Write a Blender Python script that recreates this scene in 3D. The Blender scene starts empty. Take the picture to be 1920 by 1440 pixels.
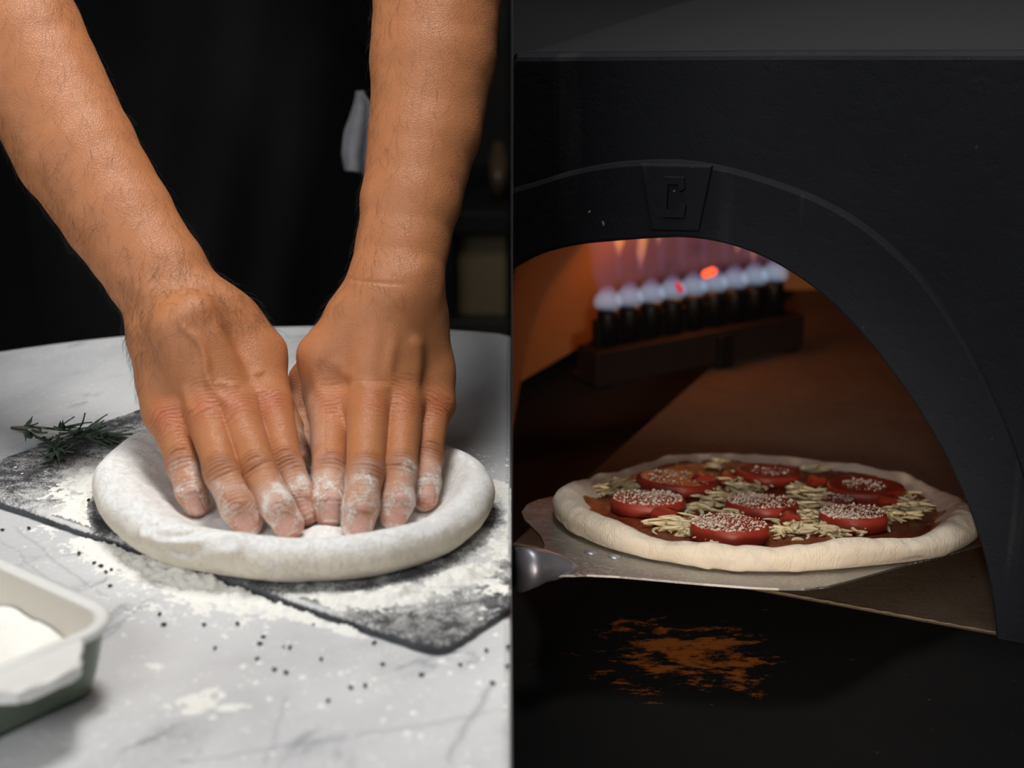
import bpy, bmesh, math, random
import numpy as np
from mathutils import Vector, Matrix

sc = bpy.context.scene
COL = sc.collection
random.seed(7)
RNG = np.random.default_rng(11)

# ------------------------------------------------------------------ camera
ZT = 0.75                                   # table top height
FPX = 3200.0                                # focal length in pixels of a 1920 px wide frame
PITCH = math.radians(18.5)
CAM = np.array([0.0, 0.0, ZT + 0.40])
FW = np.array([0.0, math.cos(PITCH), -math.sin(PITCH)])
UP = np.array([0.0, math.sin(PITCH), math.cos(PITCH)])
RT = np.array([1.0, 0.0, 0.0])
cam_data = bpy.data.cameras.new('camera')
cam_data.sensor_width = 36.0
cam_data.lens = FPX / 1920 * 36.0
cam_data.clip_start = 0.02
cam_data.dof.use_dof = True
cam_data.dof.focus_distance = 1.09
cam_data.dof.aperture_fstop = 5.6
cam = bpy.data.objects.new('camera', cam_data)
COL.objects.link(cam)
cam.location = CAM
cam.rotation_euler = (math.radians(90) - PITCH, 0, 0)
sc.camera = cam

# ------------------------------------------------------------------ world, lights, exposure
sc.view_settings.view_transform = 'Standard'
sc.view_settings.look = 'None'
sc.view_settings.gamma = 1.0
sc.view_settings.use_curve_mapping = False
sc.view_settings.exposure = 0.0
sc.cycles.use_denoising = True
sc.cycles.max_bounces = 8
w = bpy.data.worlds.new('world'); sc.world = w; w.use_nodes = True
w.node_tree.nodes['Background'].inputs[0].default_value = (0.75, 0.85, 1.0, 1)
w.node_tree.nodes['Background'].inputs[1].default_value = 0.012

def lamp(name, kind, loc, target, energy, color=(1, 1, 1), **kw):
    d = bpy.data.lights.new(name, kind); d.energy = energy; d.color = color
    for k, v in kw.items(): setattr(d, k, v)
    o = bpy.data.objects.new(name, d); COL.objects.link(o); o.location = loc
    o.rotation_euler = (Vector(target) - Vector(loc)).to_track_quat('-Z', 'Y').to_euler()
    return o
# unseen area lights standing in for daylight: overhead, from far left, from the front
lamp('overhead_key', 'AREA', (-0.07, 1.10, 2.25), (-0.17, 0.93, 0.78), 6.9, (1.0, 0.985, 0.96), shape='RECTANGLE', size=0.45, size_y=0.45, spread=math.radians(110))
lamp('left_fill', 'AREA', (-1.9, 0.25, 1.7), (-0.25, 1.0, 0.85), 2.0, (0.9, 0.95, 1.0), shape='RECTANGLE', size=0.9, size_y=0.9, spread=math.radians(100))
lamp('front_fill', 'AREA', (-0.55, -0.55, 1.75), (-0.25, 0.95, 0.8), 1.5, (0.97, 0.98, 1.0), shape='RECTANGLE', size=0.8, size_y=0.6, spread=math.radians(60))
lamp('shelf_fill', 'AREA', (-0.14, 1.72, 1.30), (-0.08, 2.25, 0.62), 0.75, (1.0, 0.90, 0.78), shape='RECTANGLE', size=0.4, size_y=0.3)  # added fill that brightens the shelf and the box
# the oven side: added warm spot aimed at the pizza, added weak fill from above
lamp('pizza_spot', 'SPOT', (0.10, 0.16, 0.93), (0.150, 1.03, 0.690), 21.0, (1.0, 0.86, 0.70), spot_size=math.radians(26), spot_blend=1.0, shadow_soft_size=0.05)
lamp('oven_fill', 'AREA', (0.32, 0.15, 2.3), (0.35, 1.15, 0.9), 1.6, (1.0, 0.94, 0.88), shape='RECTANGLE', size=0.6, size_y=0.5)

# ------------------------------------------------------------------ projection helpers (height h is above the table top)
def ray(px, py): return FW + RT * ((px - 960) / FPX) + UP * ((720 - py) / FPX)
def P(px, py, h):
    d = ray(px, py); return CAM + d * ((ZT + h - CAM[2]) / d[2])
def Q(px, py, z): return CAM + ray(px, py) * z
def depth(p): return float((np.asarray(p) - CAM) @ FW)
def onplane(px, py, p0, n):
    d = ray(px, py); return CAM + d * (((np.asarray(p0) - CAM) @ n) / (d @ n))
def proj(p):
    q = np.asarray(p) - CAM; z = q @ FW
    return 960 + FPX * (q @ RT) / z, 720 - FPX * (q @ UP) / z

# ------------------------------------------------------------------ noise
def _hash(ix, iy, iz, s):
    h = (ix.astype(np.int64) * 374761393 + iy.astype(np.int64) * 668265263 + iz.astype(np.int64) * 2147483647 + s * 974634599) & 0xffffffff
    h = ((h ^ (h >> 13)) * 1274126177) & 0xffffffff
    h = (h ^ (h >> 16)) & 0xffffff
    return h / float(0xffffff)
def vnoise(p, freq, seed=0):
    q = np.asarray(p, dtype=np.float64) * freq
    i = np.floor(q).astype(np.int64); f = q - i; f = f * f * (3 - 2 * f)
    r = 0.0
    for dx in (0, 1):
        for dy in (0, 1):
            for dz in (0, 1):
                wgt = (f[:, 0] if dx else 1 - f[:, 0]) * (f[:, 1] if dy else 1 - f[:, 1]) * (f[:, 2] if dz else 1 - f[:, 2])
                r = r + wgt * _hash(i[:, 0] + dx, i[:, 1] + dy, i[:, 2] + dz, seed)
    return r * 2 - 1
def fbm(p, freq, oct=3, seed=0):
    r = 0; a = 1.0; t = 0
    for k in range(oct):
        r = r + a * vnoise(p, freq * 2 ** k, seed + k); t += a; a *= 0.5
    return r / t
def sstep(a, b, x):
    t = np.clip((x - a) / (b - a), 0, 1); return t * t * (3 - 2 * t)

# ------------------------------------------------------------------ object helpers
def mesh_obj(name, verts, faces, mat=None, parent=None, smooth=True, attrs=None):
    me = bpy.data.meshes.new(name)
    verts = np.asarray(verts, dtype=np.float32)
    if isinstance(faces, np.ndarray):
        n, k = faces.shape
        me.vertices.add(len(verts)); me.vertices.foreach_set('co', verts.ravel())
        me.loops.add(n * k); me.loops.foreach_set('vertex_index', faces.astype(np.int32).ravel())
        me.polygons.add(n); me.polygons.foreach_set('loop_start', np.arange(0, n * k, k, dtype=np.int32))
        me.polygons.foreach_set('loop_total', np.full(n, k, dtype=np.int32))
        me.update(calc_edges=True); me.validate()
    else:
        me.from_pydata([tuple(map(float, v)) for v in verts], [], faces); me.update()
    if smooth: me.polygons.foreach_set('use_smooth', np.ones(len(me.polygons), dtype=bool))
    for k, v in (attrs or {}).items():
        a = me.attributes.new(k, 'FLOAT', 'POINT'); a.data.foreach_set('value', np.asarray(v, dtype=np.float32))
    o = bpy.data.objects.new(name, me); COL.objects.link(o)
    if mat: me.materials.append(mat)
    if parent: o.parent = parent
    return o
def bm_obj(name, bm, mat=None, parent=None, smooth=False):
    me = bpy.data.meshes.new(name); bmesh.ops.recalc_face_normals(bm, faces=bm.faces[:]); bm.to_mesh(me); bm.free()
    if smooth: me.polygons.foreach_set('use_smooth', np.ones(len(me.polygons), dtype=bool))
    o = bpy.data.objects.new(name, me); COL.objects.link(o)
    if mat: me.materials.append(mat)
    if parent: o.parent = parent
    return o
def tag(o, label, cat, group=None, kind=None):
    if label: o['label'] = label
    if cat: o['category'] = cat
    if group: o['group'] = group
    if kind: o['kind'] = kind
    return o
def empty(name, loc, label, cat, group=None):
    o = bpy.data.objects.new(name, None); COL.objects.link(o); o.location = loc; o.empty_display_size = 0.02
    return tag(o, label, cat, group)
def bx(bm, lo, hi, bev=0.0, mtx=None):
    r = bmesh.ops.create_cube(bm, size=1.0)
    vs = r['verts']; lo = Vector(lo); hi = Vector(hi)
    for v in vs: v.co = Vector(((v.co.x + .5) * (hi.x - lo.x) + lo.x, (v.co.y + .5) * (hi.y - lo.y) + lo.y, (v.co.z + .5) * (hi.z - lo.z) + lo.z))
    if bev > 0:
        es = list({e for v in vs for e in v.link_edges})
        rb = bmesh.ops.bevel(bm, geom=es, offset=bev, segments=3, profile=0.6, affect='EDGES')
        vs = list({v for f in rb['faces'] for v in f.verts} | {v for v in vs if v.is_valid})
    if mtx is not None:
        for v in vs: v.co = mtx @ v.co
    return vs
def prism(bm, pts2, z0, z1, bev=0.0, fn=None):
    """extrude a polygon (list of 2-D points) between z0 and z1; fn maps local (x, y, z) to world"""
    fn = fn or (lambda x, y, z: (x, y, z))
    a = [bm.verts.new((p[0], p[1], z0)) for p in pts2]; b = [bm.verts.new((p[0], p[1], z1)) for p in pts2]
    n = len(pts2); top = bm.faces.new(b); bot = bm.faces.new(a[::-1])
    for i in range(n): bm.faces.new((a[i], a[(i + 1) % n], b[(i + 1) % n], b[i]))
    vs = a + b
    if bev:
        es = [e for e in bm.edges if (e.verts[0] in vs and e.verts[1] in vs and (e in top.edges[:] or e in bot.edges[:]))]
        rb = bmesh.ops.bevel(bm, geom=es, offset=bev, segments=2, profile=0.5, affect='EDGES')
        vs = list({v for f in rb['faces'] for v in f.verts} | {v for v in vs if v.is_valid})
    for v in vs: v.co = Vector(fn(*v.co))
    return vs
def tube_mesh(pts, radii, seg=12, cap=True):
    pts = [Vector(p) for p in pts]; V = []; Fc = []
    if not hasattr(radii, '__len__'): radii = [radii] * len(pts)
    t0 = (pts[1] - pts[0]).normalized(); nrm = t0.orthogonal().normalized()
    for i, p in enumerate(pts):
        t = (pts[min(i + 1, len(pts) - 1)] - pts[max(i - 1, 0)]).normalized()
        nrm = (nrm - t * nrm.dot(t)).normalized(); b = t.cross(nrm)
        for k in range(seg):
            an = 2 * math.pi * k / seg; V.append(p + (nrm * math.cos(an) + b * math.sin(an)) * radii[i])
    for i in range(len(pts) - 1):
        for k in range(seg):
            Fc.append((i * seg + k, i * seg + (k + 1) % seg, (i + 1) * seg + (k + 1) % seg, (i + 1) * seg + k))
    if cap:
        Fc.append(tuple(range(seg))[::-1]); Fc.append(tuple((len(pts) - 1) * seg + k for k in range(seg)))
    return V, Fc
def join_parts(parts):
    V = []; Fc = []
    for v, f in parts:
        o = len(V); V += list(v); Fc += [tuple(i + o for i in q) for q in f]
    return V, Fc
def catmull(pts, n, closed=False):
    pts = np.asarray(pts, float); m = len(pts); out = []
    segs = m if closed else m - 1
    for i in range(segs):
        if closed: p0, p1, p2, p3 = pts[(i - 1) % m], pts[i], pts[(i + 1) % m], pts[(i + 2) % m]
        else: p0, p1, p2, p3 = pts[max(i - 1, 0)], pts[i], pts[i + 1], pts[min(i + 2, m - 1)]
        for k in range(n):
            t = k / n
            out.append(0.5 * ((2 * p1) + (-p0 + p2) * t + (2 * p0 - 5 * p1 + 4 * p2 - p3) * t * t + (-p0 + 3 * p1 - 3 * p2 + p3) * t ** 3))
    if not closed: out.append(pts[-1])
    return np.array(out)

# ------------------------------------------------------------------ signed distance fields, sparse surface nets
def rc(p, a, b, ra, rb, n=None, s=1.0):
    a = np.asarray(a, np.float32); b = np.asarray(b, np.float32); ba = b - a
    q = p - a
    if n is not None:
        n = np.asarray(n, np.float32); q = q + np.outer(q @ n, n * (1 / s - 1)).astype(np.float32)
        ba = ba + n * (ba @ n) * (1 / s - 1)
    t = np.clip((q @ ba) / max(float(ba @ ba), 1e-12), 0, 1)
    d = q - t[:, None] * ba
    return np.sqrt(np.einsum('ij,ij->i', d, d)) - (ra + t * (rb - ra))
def smin(a, b, k):
    h = np.maximum(k - np.abs(a - b), 0) / k
    return np.minimum(a, b) - h * h * k * 0.25
def grad(fn, p, e=4e-4):
    g = np.stack([fn(p + np.array(v, np.float32) * e) - fn(p - np.array(v, np.float32) * e) for v in ((1, 0, 0), (0, 1, 0), (0, 0, 1))], 1)
    return g / (np.linalg.norm(g, axis=1, keepdims=True) + 1e-12)
def mesh_sdf(fn, lo, hi, h, B=8, margin=0.004, iters=2):
    lo = np.asarray(lo, np.float64); nb = np.ceil((np.asarray(hi) - lo) / (h * B)).astype(int)
    ev = lambda q: np.concatenate([fn(q[i:i + 60000]) for i in range(0, len(q), 60000)]) if len(q) else np.zeros(0)
    g = np.stack(np.meshgrid(*[np.arange(n) for n in nb], indexing='ij'), -1).reshape(-1, 3)
    dc = ev((lo + (g + 0.5) * (h * B)).astype(np.float32))
    act = g[np.abs(dc) < h * B * 0.9 + margin]
    M = np.array([1 << 40, 1 << 20, 1], dtype=np.int64)
    o = np.stack(np.meshgrid(*[np.arange(B + 1)] * 3, indexing='ij'), -1).reshape(-1, 3)
    keys = np.unique(((act[:, None, :] * B + o[None]).reshape(-1, 3) @ M))
    ijk = np.stack([keys >> 40, (keys >> 20) & 0xfffff, keys & 0xfffff], 1)
    D = ev((lo + ijk * h).astype(np.float32))
    def look(k):
        i = np.minimum(np.searchsorted(keys, k), len(keys) - 1); return i, keys[i] == k
    corner = np.stack(np.meshgrid([0, 1], [0, 1], [0, 1], indexing='ij'), -1).reshape(-1, 3)
    near = np.nonzero(np.abs(D) < h * 4)[0]
    ids = []; ok = np.ones(len(near), bool)
    for c in corner:
        i, m = look(keys[near] + c @ M); ids.append(i); ok &= m
    ids = np.stack(ids, 1)[ok]; cell = near[ok]
    v = D[ids]; s = (v < 0).sum(1); sel = (s > 0) & (s < 8)
    ids = ids[sel]; cell = cell[sel]; v = v[sel]
    acc = np.zeros((len(cell), 3)); cnt = np.zeros(len(cell))
    for a in range(8):
        for b in range(a + 1, 8):
            if np.abs(corner[a] - corner[b]).sum() != 1: continue
            m = (v[:, a] < 0) != (v[:, b] < 0)
            t = v[m, a] / (v[m, a] - v[m, b])
            acc[m] += corner[a] + t[:, None] * (corner[b] - corner[a]); cnt[m] += 1
    V = (lo + (ijk[cell] + acc / cnt[:, None]) * h).astype(np.float32)
    ckeys = keys[cell]
    def lookc(k):
        i = np.minimum(np.searchsorted(ckeys, k), len(ckeys) - 1); return i, ckeys[i] == k
    faces = []
    ax = np.eye(3, dtype=np.int64)
    for d in range(3):
        e0 = ids[:, 0]; e1 = ids[:, {0: 4, 1: 2, 2: 1}[d]]
        m = (D[e0] < 0) != (D[e1] < 0)
        u, w_ = ax[(d + 1) % 3] @ M, ax[(d + 2) % 3] @ M
        k0 = ckeys[m]; q = []; ok = np.ones(m.sum(), bool)
        for off in (0, -u, -u - w_, -w_):
            i, mm = lookc(k0 + off); q.append(i); ok &= mm
        q = np.stack(q, 1); flip = (D[e0[m]] >= 0); q[flip] = q[flip][:, ::-1]
        faces.append(q[ok])
    Fc = np.concatenate(faces)
    for _ in range(iters):
        n = grad(fn, V); V = (V - n * ev(V)[:, None] * 0.9).astype(np.float32)
    return V, Fc

# ------------------------------------------------------------------ material helpers
class N:
    def __init__(s, name):
        s.m = bpy.data.materials.new(name); s.m.use_nodes = True; s.t = s.m.node_tree; s.t.nodes.clear()
        s.out = s.t.nodes.new('ShaderNodeOutputMaterial')
    def n(s, typ, ins=None, **kw):
        nd = s.t.nodes.new('ShaderNode' + typ)
        for k, v in kw.items(): setattr(nd, k, v)
        for k, v in (ins or {}).items():
            if isinstance(v, bpy.types.NodeSocket): s.t.links.new(v, nd.inputs[k])
            else: nd.inputs[k].default_value = v
        return nd
    def math(s, op, a, b=0.0, c=0.0, clamp=False):
        return s.n('Math', {0: a, 1: b, 2: c}, operation=op, use_clamp=clamp).outputs[0]
    def ramp(s, fac, stops, interp='LINEAR'):
        nd = s.n('ValToRGB', {0: fac}); cr = nd.color_ramp; cr.interpolation = interp
        while len(cr.elements) < len(stops): cr.elements.new(0.5)
        for e, (p, c) in zip(cr.elements, stops):
            e.position = p; e.color = (c, c, c, 1) if not hasattr(c, '__len__') else (*c[:3], 1)
        return nd.outputs[0]
    def noise(s, scale, detail=3, rough=0.55, vec=None, dist=0.0):
        return s.n('TexNoise', {**({'Vector': vec} if vec is not None else {}), 'Scale': scale, 'Detail': detail, 'Roughness': rough, 'Distortion': dist}).outputs[0]
    def coord(s, kind='Object'): return s.n('TexCoord').outputs[kind]
    def mapping(s, vec, scale=(1, 1, 1), rot=(0, 0, 0), loc=(0, 0, 0)):
        return s.n('Mapping', {'Vector': vec, 'Scale': scale, 'Rotation': rot, 'Location': loc}).outputs[0]
    def attr(s, name): return s.n('Attribute', attribute_name=name).outputs['Fac']
    def mix(s, fac, a, b, mode='MIX'):
        nd = s.n('Mix', data_type='RGBA', blend_type=mode)
        for i, v in ((0, fac), (6, a), (7, b)):
            if isinstance(v, bpy.types.NodeSocket): s.t.links.new(v, nd.inputs[i])
            else: nd.inputs[i].default_value = v if i == 0 else (*v[:3], 1)
        return nd.outputs[2]
    def bump(s, h, strength=0.3, dist=0.001, normal=None):
        return s.n('Bump', {'Height': h, 'Strength': strength, 'Distance': dist, **({'Normal': normal} if normal is not None else {})}).outputs[0]
    def pbr(s, **ins):
        names = {'color': 'Base Color', 'rough': 'Roughness', 'metal': 'Metallic', 'normal': 'Normal', 'sss': 'Subsurface Weight', 'sssr': 'Subsurface Radius',
                 'ssss': 'Subsurface Scale', 'spec': 'Specular IOR Level', 'emit': 'Emission Color', 'emits': 'Emission Strength', 'coat': 'Coat Weight', 'sheen': 'Sheen Weight', 'trans': 'Transmission Weight'}
        d = {}
        for k, v in ins.items():
            if k in ('color', 'emit') and not isinstance(v, bpy.types.NodeSocket): v = (*v[:3], 1)
            d[names[k]] = v
        b = s.n('BsdfPrincipled', d); s.t.links.new(b.outputs[0], s.out.inputs[0]); return s.m
def plain(name, color, rough=0.5, metal=0.0, nscale=0, namt=0.15, bump=0.0, bscale=200, bdist=0.0005, **kw):
    k = N(name); col = (*color, 1); ins = {}
    co = k.coord()
    c = color
    if nscale:
        f = k.noise(nscale, 4, 0.6, co); c = k.mix(f, tuple(x * (1 - namt) for x in color), tuple(min(1, x * (1 + namt)) for x in color))
    if bump: ins['normal'] = k.bump(k.noise(bscale, 4, 0.6, co), bump, bdist)
    return k.pbr(color=c, rough=rough, metal=metal, **ins, **kw)

def _fix_parent(o, parent):
    if parent is not None:
        o.parent = parent
        if parent.type == 'EMPTY': o.matrix_parent_inverse = Matrix.Translation(-parent.location)
_mo, _bo = mesh_obj, bm_obj
def mesh_obj(name, verts, faces, mat=None, parent=None, **kw):
    o = _mo(name, verts, faces, mat, None, **kw); _fix_parent(o, parent); return o
def bm_obj(name, bm, mat=None, parent=None, **kw):
    o = _bo(name, bm, mat, None, **kw); _fix_parent(o, parent); return o

# =================================================================== materials of the setting
M_dark_wall = plain('dark_wall', (0.012, 0.011, 0.011), 0.7, nscale=3, namt=0.3)
M_floor = plain('dark_floor', (0.03, 0.028, 0.026), 0.6, nscale=4, namt=0.4)
M_part = plain('partition_paint', (0.02, 0.02, 0.022), 0.8, nscale=5, namt=0.2)

def box_obj(name, lo, hi, mat, parent=None, bev=0.0, kind=None):
    bm = bmesh.new(); bx(bm, lo, hi, bev); o = bm_obj(name, bm, mat, parent)
    if kind: o['kind'] = kind
    return o
box_obj('floor', (-2.6, -1.2, -0.05), (2.2, 3.2, 0.0), M_floor, kind='structure')
box_obj('wall_back', (-2.6, 3.1, 0.0), (2.2, 3.2, 2.7), M_dark_wall, kind='structure')
box_obj('added_partition', (-0.00015, 0.86, 0.0), (0.00015, 3.1, 1.75), M_part, kind='structure')  # added thin partition, blocks the table lights from the oven side

# =================================================================== marble table
def marble():
    k = N('white_marble'); co = k.coord()
    mp = k.mapping(co, (1, 1, 1), (0, 0, math.radians(-52)))
    st = k.mapping(mp, (0.75, 1.35, 1))
    base = k.ramp(k.noise(6, 5, 0.6, st, 0.5), [(0.28, (0.50, 0.505, 0.52)), (0.5, (0.66, 0.66, 0.665)), (0.7, (0.75, 0.75, 0.75))])
    v = k.noise(11, 5, 0.6, k.mapping(mp, (0.5, 1.3, 1)), 1.2)
    vein = k.math('ABSOLUTE', k.math('SUBTRACT', v, 0.5))
    vm = k.ramp(vein, [(0.0, 1.0), (0.012, 0.4), (0.05, 0.0)])
    gate = k.ramp(k.noise(10, 2, 0.5, mp, 0.4), [(0.52, 0.0), (0.66, 1.0)])
    c = k.mix(k.math('MULTIPLY', k.math('MULTIPLY', vm, gate), 0.7), base, (0.22, 0.23, 0.26))
    sp = k.noise(42, 3, 0.6, k.mapping(mp, (0.55, 1.2, 1)), 0.6)
    sm = k.ramp(sp, [(0.60, 0.0), (0.72, 1.0)]); g2 = k.ramp(k.noise(9, 2, 0.5, co), [(0.50, 0.0), (0.62, 1.0)])
    c = k.mix(k.math('MULTIPLY', k.math('MULTIPLY', sm, g2), 0.7), c, (0.22, 0.225, 0.25))
    wob = k.math('MULTIPLY', k.math('SUBTRACT', k.noise(22, 3, 0.6, co), 0.5), 0.016)
    for (ax_, ay_), (bx_, by_), wd_, am_ in (((918, 1278), (838, 1438), .0011, .5), ((545, 1300), (492, 1440), .0008, .3), ((300, 1440), (960, 1330), .0012, .28), ((20, 985), (200, 1130), .0006, .35), ((0, 1010), (130, 1110), .0005, .3)):
        A_, B_ = P(ax_, ay_, 0), P(bx_, by_, 0); u_ = (B_ - A_)[:2]; L_ = np.linalg.norm(u_); u_ /= L_
        rel = k.n('VectorMath', {0: co, 1: tuple(A_)}, operation='SUBTRACT').outputs[0]
        dn = k.n('VectorMath', {0: rel, 1: (-u_[1], u_[0], 0)}, operation='DOT_PRODUCT').outputs['Value']
        dl = k.n('VectorMath', {0: rel, 1: (u_[0], u_[1], 0)}, operation='DOT_PRODUCT').outputs['Value']
        ln = k.ramp(k.math('DIVIDE', k.math('ABSOLUTE', k.math('ADD', dn, wob)), wd_ * 3), [(0.0, 1.0), (0.3, 0.5), (1.0, 0.0)])
        mid = k.ramp(k.math('DIVIDE', dl, L_), [(0.0, 0.0), (0.08, 1.0), (0.92, 1.0), (1.0, 0.0)])
        c = k.mix(k.math('MULTIPLY', k.math('MULTIPLY', ln, mid), am_), c, (0.2, 0.2, 0.23))
    # thin dusting of flour left on the stone
    d = k.ramp(k.noise(260, 5, 0.75, co), [(0.56, 0.0), (0.66, 1.0)])
    d2 = k.ramp(k.noise(14, 3, 0.6, co, 0.5), [(0.40, 0.0), (0.60, 1.0)])
    c = k.mix(k.math('MULTIPLY', k.math('MULTIPLY', d, d2), 0.85), c, (0.93, 0.92, 0.90))
    r = k.ramp(k.noise(30, 3, 0.5, co), [(0.3, 0.30), (0.7, 0.42)])
    return k.pbr(color=c, rough=r, normal=k.bump(k.noise(400, 3, 0.6, co), 0.04, 0.0004))
M_marble = marble()
M_iron = plain('black_iron', (0.015, 0.015, 0.016), 0.5, 0.6)
TC = np.array([-0.1506, 0.8646]); TR = 0.480
def table():
    t = empty('marble_table', (-0.2, TC[1], 0), 'round white marble table with grey veins under the dough and slate board', 'table')
    pts = []
    x1 = -0.0002
    a0 = math.acos((x1 - TC[0]) / TR)
    for i in range(161):
        a = a0 + (2 * math.pi - 2 * a0) * i / 160
        pts.append((TC[0] + TR * math.cos(a), TC[1] + TR * math.sin(a)))
    bm = bmesh.new(); prism(bm, pts, ZT - 0.025, ZT, 0.004)
    bm_obj('tabletop', bm, M_marble, t)
    V, Fc = tube_mesh([(-0.2, TC[1], 0.03), (-0.2, TC[1], 0.08), (-0.2, TC[1], 0.7), (-0.2, TC[1], 0.724)], [0.05, 0.035, 0.035, 0.11], 32)
    mesh_obj('pedestal', V, Fc, M_iron, t)
    V, Fc = tube_mesh([(-0.2, TC[1], 0.0), (-0.2, TC[1], 0.012), (-0.2, TC[1], 0.03)], [0.19, 0.19, 0.05], 40)
    mesh_obj('foot_plate', V, Fc, M_iron, t)
table()

# =================================================================== slate board
BC = P(825, 1216, 0.006)[:2]; BU = np.array([-0.816, 0.578]); BV = np.array([0.578, 0.816])
BL, BW, BH = 0.392, 0.196, 0.006
def board_st(xy): q = np.asarray(xy)[..., :2] - BC; return q @ BU, q @ BV
def on_board(xy, m=0.0):
    s, t = board_st(xy); return (s > m) & (s < BL - m) & (t > m) & (t < BW - m)
# hand + dough outline used by several things
DO = [(181, 915), (185, 892), (196, 872), (214, 852), (240, 831), (268, 812), (330, 795), (420, 784), (520, 780), (620, 784), (720, 797), (790, 814), (835, 832), (868, 843), (900, 865), (918, 887), (928, 912), (926, 940), (912, 968), (889, 997), (860, 1020), (827, 1040), (743, 1067), (660, 1081), (577, 1085), (493, 1083), (410, 1072), (347, 1061), (300, 1048), (262, 1029), (232, 1010), (208, 983), (190, 950)]
def dough_line():
    o = catmull(DO, 12, True); c = np.array([555, 938.0])
    d = np.roll(o, -1, 0) - np.roll(o, 1, 0); n = np.stack([-d[:, 1], d[:, 0]], 1); n /= np.linalg.norm(n, axis=1, keepdims=True)
    n *= np.sign(((c - o) * n).sum(1))[:, None]
    q = o + n * 37
    w = np.array([P(x, y, BH + 0.0125) for x, y in q])[:, :2]
    cen = np.array([-0.1335, 0.967])
    th = np.arctan2(w[:, 1] - cen[1], w[:, 0] - cen[0]); r = np.linalg.norm(w - cen, axis=1)
    i = np.argsort(th); th = th[i]; r = r[i]
    T = np.linspace(-math.pi, math.pi, 721)[:-1]
    R = np.interp(T, np.r_[th - 2 * math.pi, th, th + 2 * math.pi], np.r_[r, r, r])
    kf = np.exp(-0.5 * (np.arange(-24, 25) / 8) ** 2); kf /= kf.sum()
    R = np.convolve(np.r_[R[-24:], R, R[:24]], kf, 'valid')
    return cen, T, R
DCEN, DT, DR = dough_line()
def dough_dist(xy):
    """signed distance-like value to the dough's outer foot (positive outside)"""
    q = np.asarray(xy)[..., :2] - DCEN; th = np.arctan2(q[..., 1], q[..., 0])
    return np.linalg.norm(q, axis=-1) - np.interp(th, DT, DR, period=2 * math.pi) - 0.010

def slate():
    k = N('black_slate'); co = k.coord(); du = k.attr('dust')
    n1 = k.noise(38, 5, 0.65, co); base = k.ramp(n1, [(0.3, (0.030, 0.031, 0.035)), (0.75, (0.085, 0.087, 0.095))])
    fine = k.noise(750, 4, 0.8, co); med = k.noise(120, 4, 0.7, co, 0.4)
    f = k.math('ADD', k.math('MULTIPLY', fine, 0.65), k.math('MULTIPLY', med, 0.45))
    th = k.math('SUBTRACT', 0.76, k.math('MULTIPLY', du, 0.50))
    m = k.math('MULTIPLY', k.math('SUBTRACT', f, th), 6.0, clamp=True)
    c = k.mix(k.math('MULTIPLY', m, 0.85), base, (0.86, 0.85, 0.82))
    h = k.math('ADD', k.math('MULTIPLY', n1, 1.0), k.math('MULTIPLY', m, 0.15))
    return k.pbr(color=c, rough=0.55, normal=k.bump(h, 0.35, 0.0012))
M_slate = slate()
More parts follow.
